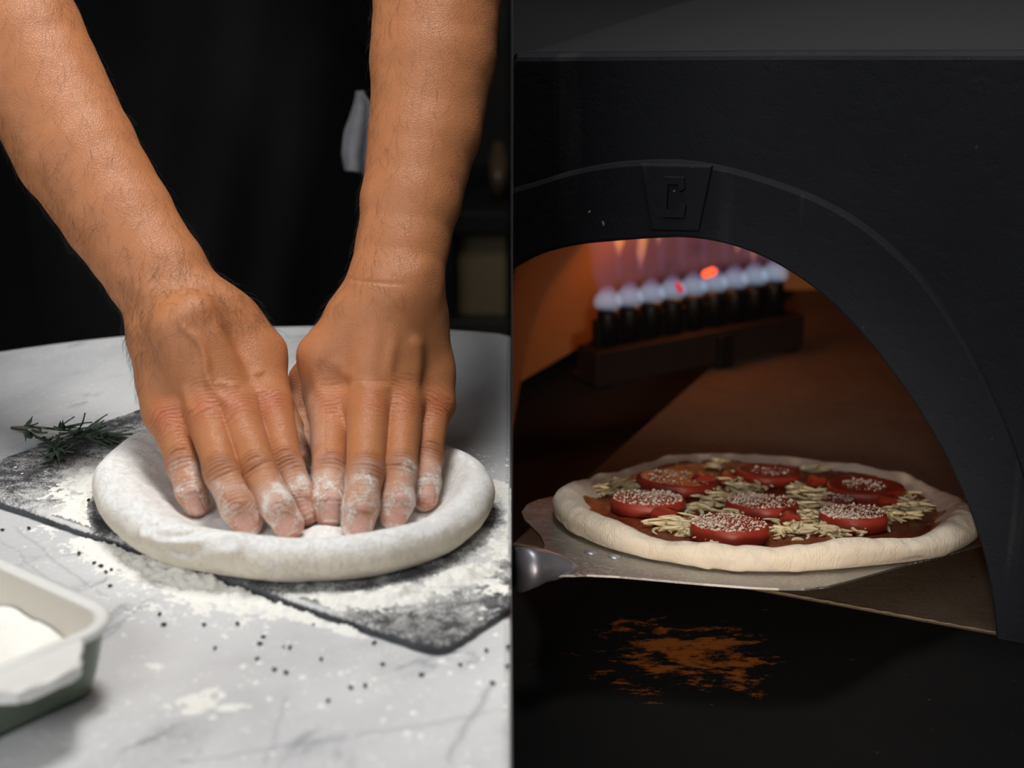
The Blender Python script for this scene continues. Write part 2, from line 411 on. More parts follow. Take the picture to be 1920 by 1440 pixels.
def board():
    n1, n2 = 196, 98
    s = np.linspace(0, BL, n1 + 1); t = np.linspace(0, BW, n2 + 1)
    S, T = np.meshgrid(s, t, indexing='ij')
    rad = 0.010                                              # rounded corners: pull the grid corners in
    def rr(S, T):
        cs = np.clip(S, rad, BL - rad); ct = np.clip(T, rad, BW - rad); dx, dy = S - cs, T - ct; d = np.hypot(dx, dy)
        k = np.where(d > rad, rad / np.maximum(d, 1e-9), 1.0)
        return cs + dx * k, ct + dy * k
    S2, T2 = rr(S, T)
    edge = np.minimum(np.minimum(S, BL - S), np.minimum(T, BW - T))
    X = BC[0] + S2 * BU[0] + T2 * BV[0]; Y = BC[1] + S2 * BU[1] + T2 * BV[1]
    pts = np.stack([X.ravel(), Y.ravel(), np.zeros(X.size)], 1)
    jag = (fbm(pts, 140, 3, 5) * 0.0011).reshape(X.shape) * (edge < 0.003)
    inw = np.stack([np.where(S < 0.003, 1, np.where(S > BL - 0.003, -1, 0)), np.where(T < 0.003, 1, np.where(T > BW - 0.003, -1, 0))], 0)
    ds, dt = inw[0] * jag, inw[1] * jag
    X = X + ds * BU[0] + dt * BV[0]; Y = Y + ds * BU[1] + dt * BV[1]
    Z = BH + (fbm(pts, 60, 3, 8) * 0.0003).reshape(X.shape) - 0.0012 * (edge <= 1e-9)
    xy = np.stack([X.ravel(), Y.ravel()], 1)
    dd = dough_dist(xy)
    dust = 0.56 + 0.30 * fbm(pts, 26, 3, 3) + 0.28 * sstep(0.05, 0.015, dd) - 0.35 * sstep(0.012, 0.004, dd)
    sx, tx = board_st(xy); dust = dust - 0.16 * sstep(0.09, 0.03, np.hypot(sx - 0.02, tx - 0.03)) * (1 - sstep(0.0, 0.03, np.hypot(sx, tx)))
    dust = np.clip(dust, 0, 1)
    X = np.minimum(X, -0.0005)
    top = np.stack([X.ravel(), Y.ravel(), ZT + Z.ravel()], 1)
    idx = lambda i, j: i * (n2 + 1) + j
    I, J = np.meshgrid(np.arange(n1), np.arange(n2), indexing='ij')
    q = np.stack([idx(I, J), idx(I, J + 1), idx(I + 1, J + 1), idx(I + 1, J)], -1).reshape(-1, 4)
    q = q[:, ::-1]
    per = [idx(i, 0) for i in range(n1)] + [idx(n1, j) for j in range(n2)] + [idx(i, n2) for i in range(n1, 0, -1)] + [idx(0, j) for j in range(n2, 0, -1)]
    nb = len(top); bot = top[per].copy(); bot[:, 2] = ZT + 0.0002; mid = top[per].copy(); mid[:, 2] = ZT + 0.0028
    jm = fbm(mid, 230, 2, 4) * 0.0009; cxy = (BC + BU * BL / 2 + BV * BW / 2); dirv = mid[:, :2] - cxy; dirv /= np.linalg.norm(dirv, axis=1, keepdims=True)
    mid[:, :2] += dirv * (0.0004 + jm)[:, None]; mid[:, 0] = np.minimum(mid[:, 0], -0.0005)
    m = len(per); fs = []
    for a in range(m):
        b = (a + 1) % m
        fs.append((per[b], per[a], nb + a, nb + b)); fs.append((nb + b, nb + a, nb + m + a, nb + m + b))
    V = np.concatenate([top, mid, bot]); Fq = np.concatenate([q, np.array(fs)])
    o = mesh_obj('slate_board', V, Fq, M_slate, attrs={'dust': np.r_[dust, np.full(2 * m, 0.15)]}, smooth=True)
    tag(o, 'thin black slate board dusted with flour lying under the white dough', 'board')
board()

# =================================================================== the hands: joint = (pixel x, pixel y, height, radius in pixels)
HANDS = {
 'L': dict(
  fingers=[[(318, 783, .062, 40), (343, 872, .042, 28), (358, 920, .031, 27), (367, 944, .0235, 25)],
           [(388, 774, .067, 42), (416, 888, .046, 30), (443, 948, .033, 31), (462, 979, .0235, 29)],
           [(441, 770, .068, 43), (487, 884, .046, 31), (520, 950, .033, 30), (540, 982, .0235, 29)],
           [(508, 764, .066, 40), (540, 876, .044, 28), (560, 928, .032, 28), (572, 961, .0235, 25)]],
  carpal=[(287, 640, .100, 38), (322, 618, .112, 42), (362, 598, .117, 44), (410, 590, .112, 44)],
  extra=[[(292, 640, .096, 44), (302, 715, .074, 40), (312, 775, .060, 42)], [(436, 598, .106, 46), (488, 664, .088, 44), (503, 735, .070, 38)], [(440, 620, .10, 46), (475, 735, .066, 44)]],
  thumb=[(440, 630, .085, 40), (505, 715, .055, 32), (545, 800, .034, 22), (567, 858, .026, 18)],
  arm=[(348, 598, .110, 90), (292, 510, 1.042, 93), (221, 405, 1.056, 101), (143, 284, 1.072, 112), (33, 70, 1.098, 122), (-30, -80, 1.115, 124), (-70, -170, 1.125, 116)],
  bump=(272, 545), ),
 'R': dict(
  fingers=[[(621, 772, .060, 42), (618, 884, .040, 31), (617, 938, .030, 30), (617, 962, .0235, 26)],
           [(692, 766, .067, 42), (684, 888, .046, 33), (677, 948, .033, 33), (671, 980, .0235, 30)],
           [(752, 764, .064, 41), (748, 884, .042, 31), (746, 938, .031, 30), (738, 965, .0235, 27)],
           [(810, 764, .057, 36), (801, 860, .038, 26), (799, 905, .030, 26), (796, 934, .0235, 24)]],
  carpal=[(668, 600, .110, 42), (707, 588, .115, 44), (748, 586, .114, 44), (786, 602, .104, 40)],
  extra=[[(792, 610, .102, 37), (808, 690, .076, 36), (809, 755, .058, 37)], [(655, 606, .106, 46), (606, 668, .088, 42), (606, 735, .066, 40)], [(670, 620, .09, 44), (640, 735, .055, 44)]],
  thumb=[(640, 620, .085, 42), (577, 712, .052, 32), (566, 790, .030, 26), (568, 845, .024, 20)],
  arm=[(726, 592, .108, 90), (742, 530, 1.040, 89), (756, 455, 1.050, 86), (771, 375, 1.060, 93), (797, 245, 1.078, 104), (812, 108, 1.095, 117), (821, -20, 1.110, 121), (830, -160, 1.125, 112)],
  bump=(790, 503), ),
}
def joint(j):
    x, y, h, r = j
    p = P(x, y, h) if h < 0.6 else Q(x, y, h)
    return p.astype(np.float32), r * depth(p) / FPX
for H in HANDS.values():
    H['fingers'] = [[(x, y, h, r * (1.05 if i else 1.0)) for i, (x, y, h, r) in enumerate(ch)] for ch in H['fingers']]
    for key in ('fingers', 'extra'):
        H[key] = [[joint(j) for j in ch] for ch in H[key]]
    for key in ('carpal', 'thumb', 'arm'): H[key] = [joint(j) for j in H[key]]
    a, b = H['fingers'][0][0][0], H['fingers'][3][0][0]; c = (H['carpal'][1][0] + H['carpal'][2][0]) / 2
    n = np.cross(b - a, c - a); n /= np.linalg.norm(n); n *= np.sign(n[2]); H['n'] = n.astype(np.float32)
def chain_sd(p, ch, k=0.003, n=None, s=1.0):
    d = None
    for (a, ra), (b, rb) in zip(ch[:-1], ch[1:]):
        e = rc(p, a, b, ra, rb, n, s); d = e if d is None else smin(d, e, k)
    return d
def fingers_sd(p, H):
    d = None
    for ch in H['fingers'] + [H['thumb'][1:]]:
        e = chain_sd(p, ch); d = e if d is None else np.minimum(d, e)
    return d
def hand_sd(p, H):
    n = H['n']; palm = None
    for ch, cp in zip(H['fingers'], H['carpal']):
        e = rc(p, ch[0][0] - n * 0.003, cp[0], ch[0][1] * 0.92, cp[1], n, 0.86); palm = e if palm is None else smin(palm, e, 0.012)
    for ch in H['extra']: palm = smin(palm, chain_sd(p, ch, 0.01), 0.014)
    palm = smin(palm, rc(p, H['thumb'][0][0], H['thumb'][1][0], H['thumb'][0][1], H['thumb'][1][1]), 0.012)
    # webs between neighbouring fingers
    for c1, c2 in zip(H['fingers'][:-1], H['fingers'][1:]):
        w0 = (c1[0][0] + c2[0][0]) / 2 - n * 0.004; w1 = ((c1[0][0] * 0.68 + c1[1][0] * 0.32) + (c2[0][0] * 0.68 + c2[1][0] * 0.32)) / 2 - n * 0.006
        palm = smin(palm, rc(p, w0, w1, 0.011, 0.005), 0.008)
    f = None
    for ch in H['fingers'] + [H['thumb'][1:]]:
        e = chain_sd(p, ch); f = e if f is None else smin(f, e, 0.0012)
    d = smin(palm, f, 0.006)
    arm = None; nv = -FW * 0.75 + np.array([0, 0, 0.66]); nv = (nv / np.linalg.norm(nv)).astype(np.float32)
    for (a, ra), (b, rb) in zip(H['arm'][:-1], H['arm'][1:]):
        e = rc(p, a, b, ra, rb, nv, 0.80); arm = e if arm is None else smin(arm, e, 0.004)
    d = smin(d, arm, 0.018)
    return d

# =================================================================== dough
def dough():
    k = N('raw_dough'); co = k.coord()
    f1 = k.noise(60, 4, 0.6, co); f2 = k.noise(900, 3, 0.7, co)
    c = k.mix(f1, (0.70, 0.61, 0.49), (0.80, 0.73, 0.62)); nz = k.n('SeparateXYZ', {0: k.n('NewGeometry').outputs['Normal']}).outputs[2]; dus = k.math('ADD', k.math('MULTIPLY', nz, 0.55), k.math('MULTIPLY', k.math('ADD', k.math('MULTIPLY', f2, 0.6), k.math('MULTIPLY', k.noise(130, 4, 0.65, co), 0.5)), 0.9)); c = k.mix(k.ramp(dus, [(0.62, 0.0), (0.95, 0.95)]), c, (0.93, 0.92, 0.895))
    cr = k.ramp(k.noise(150, 3, 0.6, k.mapping(co, (1, 1, 0.5)), 1.2), [(0.47, 0.0), (0.5, 1.0), (0.53, 0.0)])
    h = k.math('ADD', k.math('MULTIPLY', f2, 0.5), k.math('MULTIPLY', cr, -0.5)); h = k.math('ADD', h, k.math('MULTIPLY', f1, 0.9))
    mat = k.pbr(color=c, rough=0.75, sss=0.25, sssr=(1.0, 0.75, 0.5), ssss=0.006, spec=0.2, normal=k.bump(h, 0.75, 0.0009))
    nt, n_in, n_out = 900, 90, 64
    T = np.linspace(-math.pi, math.pi, nt, endpoint=False); R = np.interp(T, DT, DR, period=2 * math.pi)
    ang = np.degrees(T)
    bump = lambda a0, w: np.exp(-0.5 * (((ang - a0 + 180) % 360 - 180) / w) ** 2)
    tp = np.stack([np.cos(T), np.sin(T), 0 * T], 1)
    r = 0.0122 + 0.0016 * bump(185, 30) + 0.0008 * fbm(tp, 1.4, 2, 3) + 0.0006 * bump(-90, 40)
    wd = 0.024 + 0.028 * bump(175, 35) + 0.006 * bump(-130, 20)          # width of the slope on the inside
    prof = []
    ui = np.linspace(0, 1, n_in)
    hf = 0.0095
    for u in ui:                                                       # from the middle out to the crest
        rho = R * u
        e = (R - rho) / wd; z = hf + (2 * r * 0.98 - hf) * (1 - sstep(0.0, 1.0, e))
        prof.append((rho, z))
    for a in np.linspace(90, -62, n_out)[1:]:
        a = math.radians(a); prof.append((R + r * 1.0 * math.cos(a), r + r * 0.98 * math.sin(a)))
    prof.append((R - 0.002, 0 * r))
    m = len(prof)
    rho = np.stack([q[0] for q in prof]); z = np.stack([q[1] for q in prof])
    X = DCEN[0] + rho * np.cos(T); Y = DCEN[1] + rho * np.sin(T); Z = np.maximum(z, 0.0) + BH + ZT + 0.0003
    V = np.stack([X.ravel(), Y.ravel(), Z.ravel()], 1)
    rim = np.repeat(sstep(0, n_in * 0.5, np.arange(m)), nt)
    amp = np.repeat(np.where(np.arange(m) < m - 4, 1.0, 0.0), nt)
    V[:, 2] += amp * (fbm(V, 38, 3, 21) * 0.0016 + fbm(V, 120, 2, 22) * 0.0005) * np.where(rim > 0.9, 1, 1.3)
    out = np.stack([np.tile(np.cos(T), m), np.tile(np.sin(T), m)], 1)
    V[:, :2] += out * (rim * amp * fbm(V * (1, 1, 1.5), 30, 3, 31) * 0.0016)[:, None]
    # folds pinched into the rim at the front left
    def crease(px, depth_, width):
        pts = np.array([proj_on(p) for p in px]); dmin = np.full(len(V), 9.0)
        pc = catmull(pts, 8)
        for a, b in zip(pc[:-1], pc[1:]):
            ab = b - a; t = np.clip(((V - a) @ ab) / (ab @ ab), 0, 1); dmin = np.minimum(dmin, np.linalg.norm(V - a - t[:, None] * ab, axis=1))
        nrm = np.stack([out[:, 0] * 0.8, out[:, 1] * 0.8, np.full(len(V), 0.6)], 1)
        return nrm * (-depth_ * np.exp(-(dmin / width) ** 2) + depth_ * 0.45 * np.exp(-((dmin - 2.2 * width) / (1.3 * width)) ** 2))[:, None]
    def proj_on(pxh): return P(pxh[0], pxh[1], pxh[2])
    V += crease([(262, 1012, .024), (300, 1030, .022), (350, 1036, .021), (410, 1028, .024), (440, 1020, .027)], 0.0036, 0.0026)
    V += crease([(268, 985, .030), (300, 1002, .029), (350, 1003, .030), (395, 996, .030)], 0.0018, 0.0026)
    V += crease([(255, 1005, .026), (268, 990, .029), (290, 985, .030)], 0.0012, 0.0022)
    # dough pressed down below the fingers, swelling between the hands
    d = np.full(len(V), 9.0)
    sel = np.nonzero(np.hypot(V[:, 0] - DCEN[0], V[:, 1] - DCEN[1]) < 0.118)[0]
    for it in range(3):
        p = V[sel].astype(np.float32)
        dd = np.minimum(hand_sd(p, HANDS['L']), hand_sd(p, HANDS['R']))
        push = np.clip(0.0012 - dd, 0, 0.02); V[sel, 2] = np.maximum(V[sel, 2] - push * 1.1, ZT + BH + 0.0012)
    near = P(610, 985, .020); q = np.linalg.norm((V - near) * (1, 1, 0.6), axis=1); swell = np.exp(-(q / 0.011) ** 2) * 0.005
    V[:, 2] += swell * (dough_free(V))
    idx = lambda i, j: i * nt + (j % nt)
    I, J = np.meshgrid(np.arange(1, m - 1), np.arange(nt), indexing='ij')
    q = np.stack([idx(I, J), idx(I + 1, J), idx(I + 1, J + 1), idx(I, J + 1)], -1).reshape(-1, 4)
    ctr = np.array([DCEN[0], DCEN[1], V[nt:2 * nt, 2].mean()])
    V[:nt] = ctr
    tri = np.stack([idx(0, np.arange(nt)), idx(1, np.arange(nt)), idx(1, np.arange(nt) + 1), idx(1, np.arange(nt) + 1)], -1)
    o = mesh_obj('pizza_dough', V, q, mat)
    bm = bmesh.new(); bm.from_mesh(o.data); bm.verts.ensure_lookup_table()
    ring = [bm.verts[nt + j] for j in range(nt)]; bm.faces.new(ring); bot = [bm.verts[(m - 1) * nt + j] for j in range(nt)]; bm.faces.new(bot[::-1])
    loose = [v for v in bm.verts if not v.link_faces]; bmesh.ops.delete(bm, geom=loose, context='VERTS')
    bmesh.ops.recalc_face_normals(bm, faces=bm.faces[:])
    for f_ in bm.faces: f_.smooth = True
    bm.to_mesh(o.data); bm.free()
    tag(o, 'round of raw white pizza dough pressed flat by two floury hands', 'dough')
def dough_free(V):
    p = V.astype(np.float32); d = np.minimum(hand_sd(p, HANDS['L']), hand_sd(p, HANDS['R'])); return sstep(0.0008, 0.006, d)
dough()

# =================================================================== the baker
def skin():
    k = N('skin'); co = k.coord()
    fl = k.attr('flour'); nail = k.attr('nail'); red = k.attr('red'); cre = k.attr('crease')
    n1 = k.noise(24, 4, 0.6, co); n2 = k.noise(260, 3, 0.6, co)
    c = k.mix(n1, (0.46, 0.172, 0.068), (0.57, 0.240, 0.106))
    c = k.mix(k.ramp(n2, [(0.35, 0.22), (0.65, 0.0)]), c, (0.42, 0.14, 0.045))
    c = k.mix(k.math('MULTIPLY', k.math('MULTIPLY', red, 1.0, clamp=True), k.ramp(n1, [(0.3, 0.5), (0.6, 1.0)])), c, (0.54, 0.145, 0.065))
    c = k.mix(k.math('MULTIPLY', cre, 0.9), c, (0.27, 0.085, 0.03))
    c = k.mix(k.math('MULTIPLY', nail, 0.8), c, (0.66, 0.36, 0.29))
    fn = k.math('ADD', k.math('MULTIPLY', k.noise(900, 3, 0.75, co), 0.5), k.math('MULTIPLY', k.noise(140, 4, 0.65, co, 0.6), 0.5))
    th = k.math('SUBTRACT', 0.76, k.math('MULTIPLY', fl, 0.36))
    m = k.math('MULTIPLY', k.math('SUBTRACT', fn, th), 6.0, clamp=True)
    film = k.math('MULTIPLY', k.math('MULTIPLY', fl, 0.62), k.ramp(k.noise(70, 4, 0.6, co), [(0.3, 0.15), (0.7, 1.0)]))
    film = k.math('MULTIPLY', film, k.ramp(k.noise(1500, 2, 0.7, co), [(0.35, 0.45), (0.6, 1.0)]))
    m = k.math('MAXIMUM', m, film)
    m = k.math('MULTIPLY', m, k.math('SUBTRACT', 1.0, k.math('MULTIPLY', nail, 0.7)))
    m = k.math('MULTIPLY', m, k.math('MULTIPLY', k.math('ADD', fl, 0.35, clamp=True), 0.92))
    c = k.mix(m, c, (0.88, 0.83, 0.78))
    v = k.n('TexVoronoi', {'Vector': k.mapping(co, (1, 1, 1)), 'Scale': 620.0}, feature='DISTANCE_TO_EDGE').outputs[0]
    h = k.math('ADD', k.math('MULTIPLY', k.ramp(v, [(0.0, 0.0), (0.25, 1.0)]), 0.55), k.math('MULTIPLY', k.noise(1100, 3, 0.6, co), 0.5))
    h = k.math('ADD', h, k.math('MULTIPLY', m, 1.2))
    r = k.mix(m, (0.42, 0.42, 0.42), (0.85, 0.85, 0.85)); r = k.mix(k.math('MULTIPLY', nail, 0.8), r, (0.25, 0.25, 0.25))
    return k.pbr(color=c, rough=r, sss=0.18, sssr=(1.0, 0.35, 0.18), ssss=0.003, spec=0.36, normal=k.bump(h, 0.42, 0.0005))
M_skin = skin()
M_cloth = plain('black_cotton', (0.006, 0.006, 0.007), 0.92, nscale=40, namt=0.3, bump=0.3, bscale=1500, bdist=0.0004, spec=0.15)
M_apron = plain('black_apron_cloth', (0.0055, 0.0055, 0.006), 0.9, nscale=30, namt=0.3, bump=0.3, bscale=1800, bdist=0.0004, spec=0.2)
M_hair = plain('black_hair', (0.02, 0.012, 0.009), 0.5)

def seg_local(p, a, b):
    ab = b - a; L = np.linalg.norm(ab); t = ((p - a) @ ab) / (L * L); tc = np.clip(t, 0, 1)
    q = p - a - tc[:, None] * ab
    return np.linalg.norm(q, axis=1), t * L, q
def poly_px(xy, pts, along=False):
    """distance in pixels of projected points to a polyline, and the position along it"""
    d = np.full(len(xy), 1e9); s = np.zeros(len(xy))
    pc = catmull(np.array(pts, float), 6); n = len(pc) - 1
    for i, (a, b) in enumerate(zip(pc[:-1], pc[1:])):
        ab = b - a; t = np.clip(((xy - a) @ ab) / (ab @ ab + 1e-9), 0, 1); e = np.linalg.norm(xy - a - t[:, None] * ab, axis=1)
        s = np.where(e < d, (i + t) / n, s); d = np.minimum(d, e)
    return (d, s) if along else d
RIDGES = {   # raised tendons and veins on the back of each hand: polyline, height (m), half width (px)
 'L': [([(325, 590), (345, 615), (372, 640), (384, 668), (388, 700), (400, 735), (425, 768)], .0016, 7), ([(388, 704), (410, 738), (436, 770)], .0009, 7),
       ([(344, 720), (352, 752), (360, 778)], .0009, 7), ([(402, 716), (425, 722), (450, 728)], .0009, 6), ([(396, 600), (425, 650), (470, 705), (503, 745)], .0010, 11),
       ([(470, 706), (484, 698), (492, 704)], .0007, 6), 
       ],
 'R': [([(738, 600), (737, 640), (733, 672), (729, 700), (740, 722), (752, 745)], .0011, 10), 
       ([(604, 640), (596, 668), (590, 695), (598, 730), (614, 762)], .0012, 9), ([(625, 668), (642, 694), (664, 712)], .0009, 11), ([(664, 712), (690, 728), (722, 727), (740, 718)], .0006, 8),
       ([(768, 632), (782, 650), (788, 690), (800, 740)], .0009, 9), ([(640, 520), (690, 528), (770, 534)], -.0005, 3.5)],
}
def skin_detail(V, Nn, H, key):
    n = len(V); disp = np.zeros(n); flour = np.zeros(n); nail = np.zeros(n); red = np.zeros(n); cre = np.zeros(n)
    best = np.full(n, 1e9)
    chains = H['fingers'] + [H['thumb']]
    info = []
    for ci, ch in enumerate(chains):
        pts = [c[0].astype(float) for c in ch]
        ds = []; acc = 0
        for a, b in zip(pts[:-1], pts[1:]):
            d, s, q = seg_local(V, a, b); ds.append((d, s + acc, q)); acc += np.linalg.norm(b - a)
        D = np.stack([x[0] for x in ds]); w = D.argmin(0); ar = np.arange(n)
        S = np.stack([x[1] for x in ds])[w, ar]
        A = np.stack([(b - a) / np.linalg.norm(b - a) for a, b in zip(pts[:-1], pts[1:])])[w]
        info.append((D.min(0), S, A, acc, [np.linalg.norm(b - a) for a, b in zip(pts[:-1], pts[1:])], pts))
    Dall = np.stack([i[0] for i in info]); who = Dall.argmin(0)
    xy = np.stack(proj_arr(V), 1)
    for ci, ch in enumerate(chains):
        D, S, A, acc, Ls, pts = info[ci]; is_thumb = ci == 4
        rad = ch[2][1]
        m = (who == ci) & (D < 0.022)
        if is_thumb: m &= (S > Ls[0] * 0.5)
        dors = H['n'] - A * (A @ H['n'])[:, None]; dors /= np.linalg.norm(dors, axis=1, keepdims=True)
        dn = (Nn * dors).sum(1); lat = np.cross(A, dors); tl = ((V - pts[0]) * lat).sum(1)
        # lateral offset from the chain itself
        seg = np.clip(np.searchsorted(np.cumsum(Ls), S), 0, len(Ls) - 1)
        base = np.stack(pts[:-1])[seg]; tl = ((V - base) * lat).sum(1); tn = tl / rad
        up = sstep(0.05, 0.55, dn) * m
        s_pip, s_dip, s_tip = (Ls[0], Ls[0] + Ls[1], acc) if not is_thumb else (Ls[0], Ls[0] + Ls[1], acc)
        nz = fbm(V, 90, 2, 60 + ci) * 0.0012
        sides = np.clip(1.1 - np.abs(tn) ** 2.2 * 0.8, 0, 1)
        if not is_thumb:
            disp += up * 0.0009 * np.exp(-((S - s_pip) / 0.0075) ** 2)
            wr = [(-0.0078, .00032, .0007, -1), (-0.0052, .00058, .0009, -1), (-0.0022, .00070, .0010, -.6), (0.0009, .00060, .0009, .2), (0.0036, .00055, .0009, .7), (0.0066, .00030, .0007, 1)]
            for o_, am, wd, cv in wr:
                g = np.exp(-((S - s_pip - o_ - nz - cv * -0.0022 * tn * tn) / wd) ** 2) * up * sides
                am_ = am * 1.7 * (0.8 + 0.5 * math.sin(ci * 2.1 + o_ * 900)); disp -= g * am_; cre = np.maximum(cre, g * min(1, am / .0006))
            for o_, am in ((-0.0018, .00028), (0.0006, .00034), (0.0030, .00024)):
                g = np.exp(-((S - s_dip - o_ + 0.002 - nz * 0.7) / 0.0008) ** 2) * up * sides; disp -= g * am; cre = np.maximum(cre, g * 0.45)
            # fine transverse skin lines over the proximal phalanx and the knuckle
            lines = np.sin((S + fbm(V, 60, 2, 80 + ci) * 0.004) * 2 * math.pi / 0.0024)
            disp += up * lines * 0.00014 * sstep(-0.02, 0.0, S)
            k_ = np.exp(-((np.linalg.norm(V - (pts[0] + H['n'] * 0.010), axis=1)) / 0.0105) ** 2) * sstep(0.2, 0.7, (Nn @ H['n']))
            red = np.maximum(red, k_ * 0.95)
            disp += np.exp(-((np.linalg.norm(V - (pts[0] + H['n'] * 0.011), axis=1)) / 0.009) ** 2) * 0.0010
            kl = np.sin((((V - pts[0]) @ ((pts[1] - pts[0]) / Ls[0])) + fbm(V, 75, 2, 90 + ci) * 0.006) * 2 * math.pi / 0.0030)
            disp -= k_ * np.clip(kl, 0, 1) * 0.0006; cre = np.maximum(cre, k_ * np.clip(kl, 0, 1) * 0.9)
            red = np.maximum(red, 0.75 * m * sstep(s_dip + 0.004, s_tip + 0.004, S))
        # nail
        s0, s1 = s_tip - 0.0072, s_tip + 0.0042; hw = rad * (0.49 if not is_thumb else 0.7)
        sc_, tc_ = (S - s0) / (s1 - s0), tl / hw
        cap = np.where(sc_ < 0.38, ((sc_ - 0.38) / 0.38) ** 2 + tc_ ** 2, np.abs(tc_) ** 2.4)
        inn = (1 - sstep(0.82, 1.05, cap)) * sstep(1.04, 0.97, sc_) * (sc_ > -0.1) * sstep(0.15, 0.3, dn) * m
        ring = np.exp(-((cap - 1.16) / 0.20) ** 2) * (sc_ < 1.0) * (sc_ > -0.15) * sstep(0.1, 0.3, dn) * m
        nail = np.maximum(nail, inn); disp += inn * 0.00025 - ring * 0.00055; cre = np.maximum(cre, ring * 0.7)
        disp += np.exp(-((cap - 1.6) / 0.25) ** 2) * (sc_ < 0.9) * (sc_ > -0.3) * up * 0.0003
        tipedge = np.exp(-((sc_ - 1.03) / 0.05) ** 2) * (np.abs(tc_) < 1) * m * sstep(0.1, 0.3, dn); disp += tipedge * 0.0003
        # flour: from the middle joint to the tip
        f = m * sstep(s_pip - 0.010, s_dip - 0.004, S + 0.008 * fbm(V, 70, 2, 40 + ci)) * (0.85 + 0.6 * fbm(V, 55, 2, 44 + ci))
        f += m * 0.45 * sstep(0.35, -0.15, dn) * sstep(0.0, 0.02, S)
        f += m * tipedge * 0.35 + ring * 0.25
        if is_thumb: f = m * 0.75 * sstep(Ls[0], acc, S)
        flour = np.maximum(flour, f)
    if key == 'R': flour = np.maximum(flour, 0.5 * sstep(0.018, 0.004, np.abs(poly_px(xy, [(560, 740), (585, 790), (592, 860)]) * 0.00034)) * (Nn[:, 0] < -0.2))
    for pts, am, wd in RIDGES[key]:
        d, tt_ = poly_px(xy, pts, True); vis = sstep(-0.1, 0.25, -(Nn @ FW)); fade = sstep(0.0, 0.32, tt_) * sstep(1.0, 0.68, tt_)
        wob = 1 + 0.35 * fbm(V, 45, 2, 77); disp += am * 1.25 * fade * wob * np.exp(-np.abs(d / (wd * 1.25)) ** 2) * vis
    for bx_, by_, am, wd in {'L': [(272, 546, .0022, 22), (355, 770, .0006, 14)], 'R': [(792, 503, .0016, 22), (786, 640, .0005, 16)]}[key]:
        disp += am * np.exp(-((xy[:, 0] - bx_) ** 2 + (xy[:, 1] - by_) ** 2) / wd ** 2) * sstep(-0.1, 0.25, -(Nn @ FW))
    disp += fbm(V, 55, 2, 70) * 0.0006
    return disp, np.clip(flour, 0, 1), nail, np.clip(red, 0, 1), np.clip(cre, 0, 1)
def proj_arr(V):
    q = V - CAM; z = q @ FW
    return 960 + FPX * (q @ RT) / z, 720 - FPX * (q @ UP) / z
def vert_normals(V, Fc):
    a = V[Fc[:, 2]] - V[Fc[:, 0]]; b = V[Fc[:, 3]] - V[Fc[:, 1]]; fn = np.cross(a, b); n = np.zeros_like(V)
    for k in range(4): np.add.at(n, Fc[:, k], fn)
    return n / (np.linalg.norm(n, axis=1, keepdims=True) + 1e-12)

